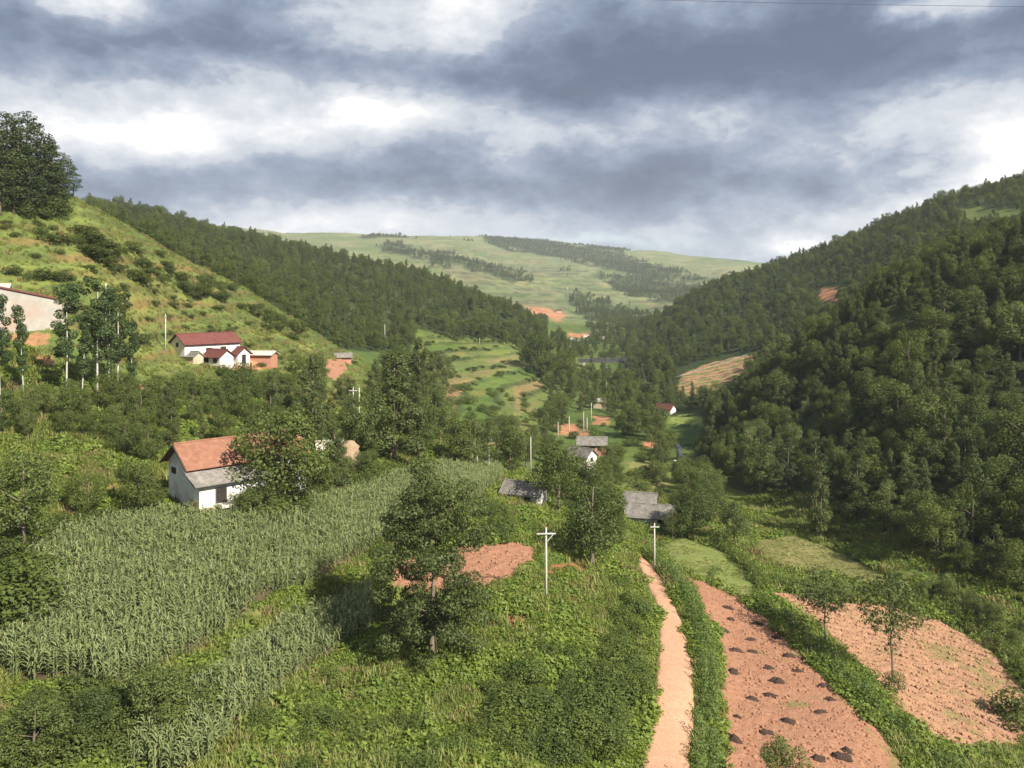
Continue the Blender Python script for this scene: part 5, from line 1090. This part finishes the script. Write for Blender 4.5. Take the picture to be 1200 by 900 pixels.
# cable high above, running across the top of the view
b = MB(); pts = []
for k in range(25):
    px = 300 + 1200 * k / 24; py = -16 + 26 * ((px - 300) / 1200) + 6 * math.sin((px - 300) / 1200 * math.pi); Yc = 46; pts.append(((px - 600) / F * Yc, Yc, ZC + (HY - py) / F * Yc))
b.tube(pts, [.011] * 25, 5); tag(b.build('overhead_cable', M['steel']), 'thin dark overhead cable crossing the top of the sky', 'cable')
for k, (u, lab) in enumerate(((-.8, 'thin sagging wire between the two crossarm poles, on their left arms'), (.8, 'thin sagging wire between the two crossarm poles, on their right arms'))):
    xa_, ya_, za_ = hit(573, 556); xb_, yb_, zb_ = hit(559, 547); A_ = np.array((xa_ + u, ya_ - .17, za_ + 45 / F * ya_ * .915 + .36)); B_ = np.array((xb_ + u, yb_ - .17, zb_ + 27 / F * yb_ * .915 + .36)); b = MB()
    b.tube([A_ + (B_ - A_) * t_ - np.array((0, 0, 1.2 * t_ * (1 - t_))) for t_ in np.linspace(0, 1, 9)], [.012] * 9, 4); tag(b.build('power_line', M['steel']), lab, 'wire')
# pale irrigation pipe on the hillside
b = MB(); pts = []
for px, py in ((752, 449), (775, 446), (800, 439), (825, 432), (850, 424), (875, 415), (905, 406), (925, 402)):
    x, y, z = hit(px, py + 3, 300); pts.append((x, y, z + 1.0))
b.tube(pts, [.13] * len(pts), 6)
for x, y, z in pts[1:-1]: b.box(x - .2, x + .2, y - .2, y + .2, z - 2.2, z - .2)
tag(b.build('irrigation_pipe', M['pipe']), 'thin pale water pipe climbing past the terraced red field', 'pipe')
# pale mast far up the valley
x, y, z = hit(665, 350, 1000); b = MB(); ms = thing('transmission_mast', 'thin pale mast on the far slope at the head of the valley', 'mast', (x, y, z))
for sx in (-1, 1):
    for sy in (-1, 1): q = MB(); q.tube([(sx * 1.6, sy * 1.6, -1), (sx * .5, sy * .5, 17)], [.22, .14], 5); q.build('leg', M['pole'], ms)
for k in range(6): zz = 2 + 2.8 * k; s = 1.6 - 1.1 * (zz + 1) / 18; b.box(-s, s, -s - .06, -s + .06, zz, zz + .2); b.box(-s, s, s - .06, s + .06, zz, zz + .2); b.box(-s - .06, -s + .06, -s + .07, s - .07, zz, zz + .2); b.box(s - .06, s + .06, -s + .07, s - .07, zz, zz + .2)
b.build('bracing', M['pole'], ms); b = MB(); b.box(-.8, .8, -.8, .8, 17.02, 19.5); b.build('antenna_box', M['pole'], ms)

# ------------------------------------------------------------------ manure heaps
heaps = [(851.7, 714.6), (856, 728), (887.7, 733), (837, 741), (879, 752), (910, 750), (861, 765), (881.5, 766.5), (900, 785.5), (924, 771.5), (935, 789), (859, 790), (910, 801.5), (965, 806.5), (880.5, 822), (903, 818), (972, 822.5), (961, 837), (864, 843), (924, 848.5), (858, 870), (897, 862), (992, 883), (958.6, 893), (846, 741.5), (985, 890)]
hm = []
for i in range(4):
    g = rs(600 + i); V = [(0, 0, .42)]; na = 14
    for j in range(1, 5):
        for k in range(na):
            a = 2 * math.pi * k / na; r_ = .16 * j * (1 + .22 * g.normal()); V.append((r_ * math.cos(a) * 1.25, r_ * math.sin(a) * .85, .42 * math.cos(j / 4 * 1.5) * (1 + .25 * g.normal()) - (.12 if j == 4 else 0)))
    T = [(0, 1 + k, 1 + (k + 1) % na) for k in range(na)]; Q = [(1 + j * na + k, 1 + (j + 1) * na + k, 1 + (j + 1) * na + (k + 1) % na, 1 + j * na + (k + 1) % na) for j in range(3) for k in range(na)]
    hm.append(mesh_np('manure_heap', V, Q, T, mats=[M['manure']]))
for i, (px, py) in enumerate(heaps):
    x, y, z = hit(px, py); o = obj('manure_heap', hm[i % 4], loc=(x, y, z + .20)); o.rotation_euler = (0, 0, RND.uniform(-.5, .1)); s = RND.uniform(.48, .74); o.scale = (s * RND.uniform(1.0, 1.9), s * RND.uniform(.8, 1.2), s * RND.uniform(1.0, 1.5))
    tag(o, 'small dark heap of manure lying on the bare red ploughed field', 'manure heap', 'manure heaps on the ploughed field')

def clods(poly, n, seed, mat, label):
    g = rs(seed); P = [hit(x, y)[:2] for x, y in poly]; xs = [p[0] for p in P]; yy = [p[1] for p in P]
    X = g.uniform(min(xs), max(xs), n); Y = g.uniform(min(yy), max(yy), n); ok = polydist(X, Y, P) > .4; X, Y = X[ok], Y[ok]; m = len(X); Z = zat(X, Y) + .16; s_ = g.gamma(2.2, .035, m) + .03
    D = np.array([(1, 0, 0), (0, 1, 0), (-1, 0, 0), (0, -1, 0), (0, 0, .8), (0, 0, -.8)]); V = np.stack([X, Y, Z], -1)[:, None] + D[None] * (s_[:, None, None] * g.uniform(.6, 1.4, (m, 6, 1)))
    T = np.array([(0, 1, 4), (1, 2, 4), (2, 3, 4), (3, 0, 4), (1, 0, 5), (2, 1, 5), (3, 2, 5), (0, 3, 5)]); T = (np.arange(m)[:, None, None] * 6 + T[None]).reshape(-1, 3)
    tag(obj('soil_clods', mesh_np('soil_clods', V.reshape(-1, 3), None, T, mats=[mat])), label, 'soil clods', kind='stuff')
clods(FIELD_MID, 9000, 801, M['soil'], 'loose clods of red soil on the ploughed field')
clods(FIELD_RIGHT, 11000, 802, M['soil2'], 'loose clods of red soil on the right tilled field')
clods(SOIL_SMALL, 2600, 803, M['soil'], 'loose clods on the small bare red patch')

# ------------------------------------------------------------------ stream
def water_mat():
    m, t, out = newmat('water'); p = geopos(t); pbr(t, out, t.mix(t.noise(p, 1.2, 4, .6), (.02, .025, .025), (.06, .065, .06)), .12, .5, t.noise(p, 3, 4, .6), .5, .1); return m
patch('river', [(792, 520), (796, 520), (799, 532), (801, 546), (806, 560), (812, 580), (803, 582), (795, 562), (790, 548), (794, 532)], water_mat(), 'narrow dark stream at the foot of the right hill', .2, .5, cat='stream', wob=.5)
rm = noisy_mat('river_stone', (.22, .21, .19), (.36, .34, .31), 4)
for i, (px, py) in enumerate([(793, 552), (799, 548), (791, 541), (801, 560), (795, 566), (798, 538)]):
    g = rs(700 + i); x, y, z = hit(px, py); V = []; Q = []
    for j in range(5):
        for k in range(8):
            a = 2 * math.pi * k / 8; f = math.sin(math.pi * (j + .5) / 5); V.append((.6 * f * math.cos(a) * (1 + .15 * g.normal()), .5 * f * math.sin(a) * (1 + .15 * g.normal()), .35 * -math.cos(math.pi * (j + .5) / 5)))
    Q = [(j * 8 + k, j * 8 + (k + 1) % 8, (j + 1) * 8 + (k + 1) % 8, (j + 1) * 8 + k) for j in range(4) for k in range(8)]
    tag(obj('boulder', mesh_np('boulder', V, Q, mats=[rm]), loc=(x, y, z + .2)), 'grey boulder in the narrow stream at the foot of the right hill', 'boulder', 'boulders in the stream')

# ------------------------------------------------------------------ haze
b = MB(); b.box(-7000, 7000, -30, 13500, -60, 430); hz, t, out = newmat('haze')
pv = t.node('ShaderNodeVolumePrincipled'); pv.inputs['Color'].default_value = (.82, .88, .96, 1); pv.inputs['Density'].default_value = 0.9e-4; pv.inputs['Anisotropy'].default_value = 0.0
t.l.new(pv.outputs[0], out.inputs['Volume']); o = b.build('haze', hz); tag(o, 'thin blue air paling the far hills', 'haze', kind='stuff'); o.display_type = 'BOUNDS'
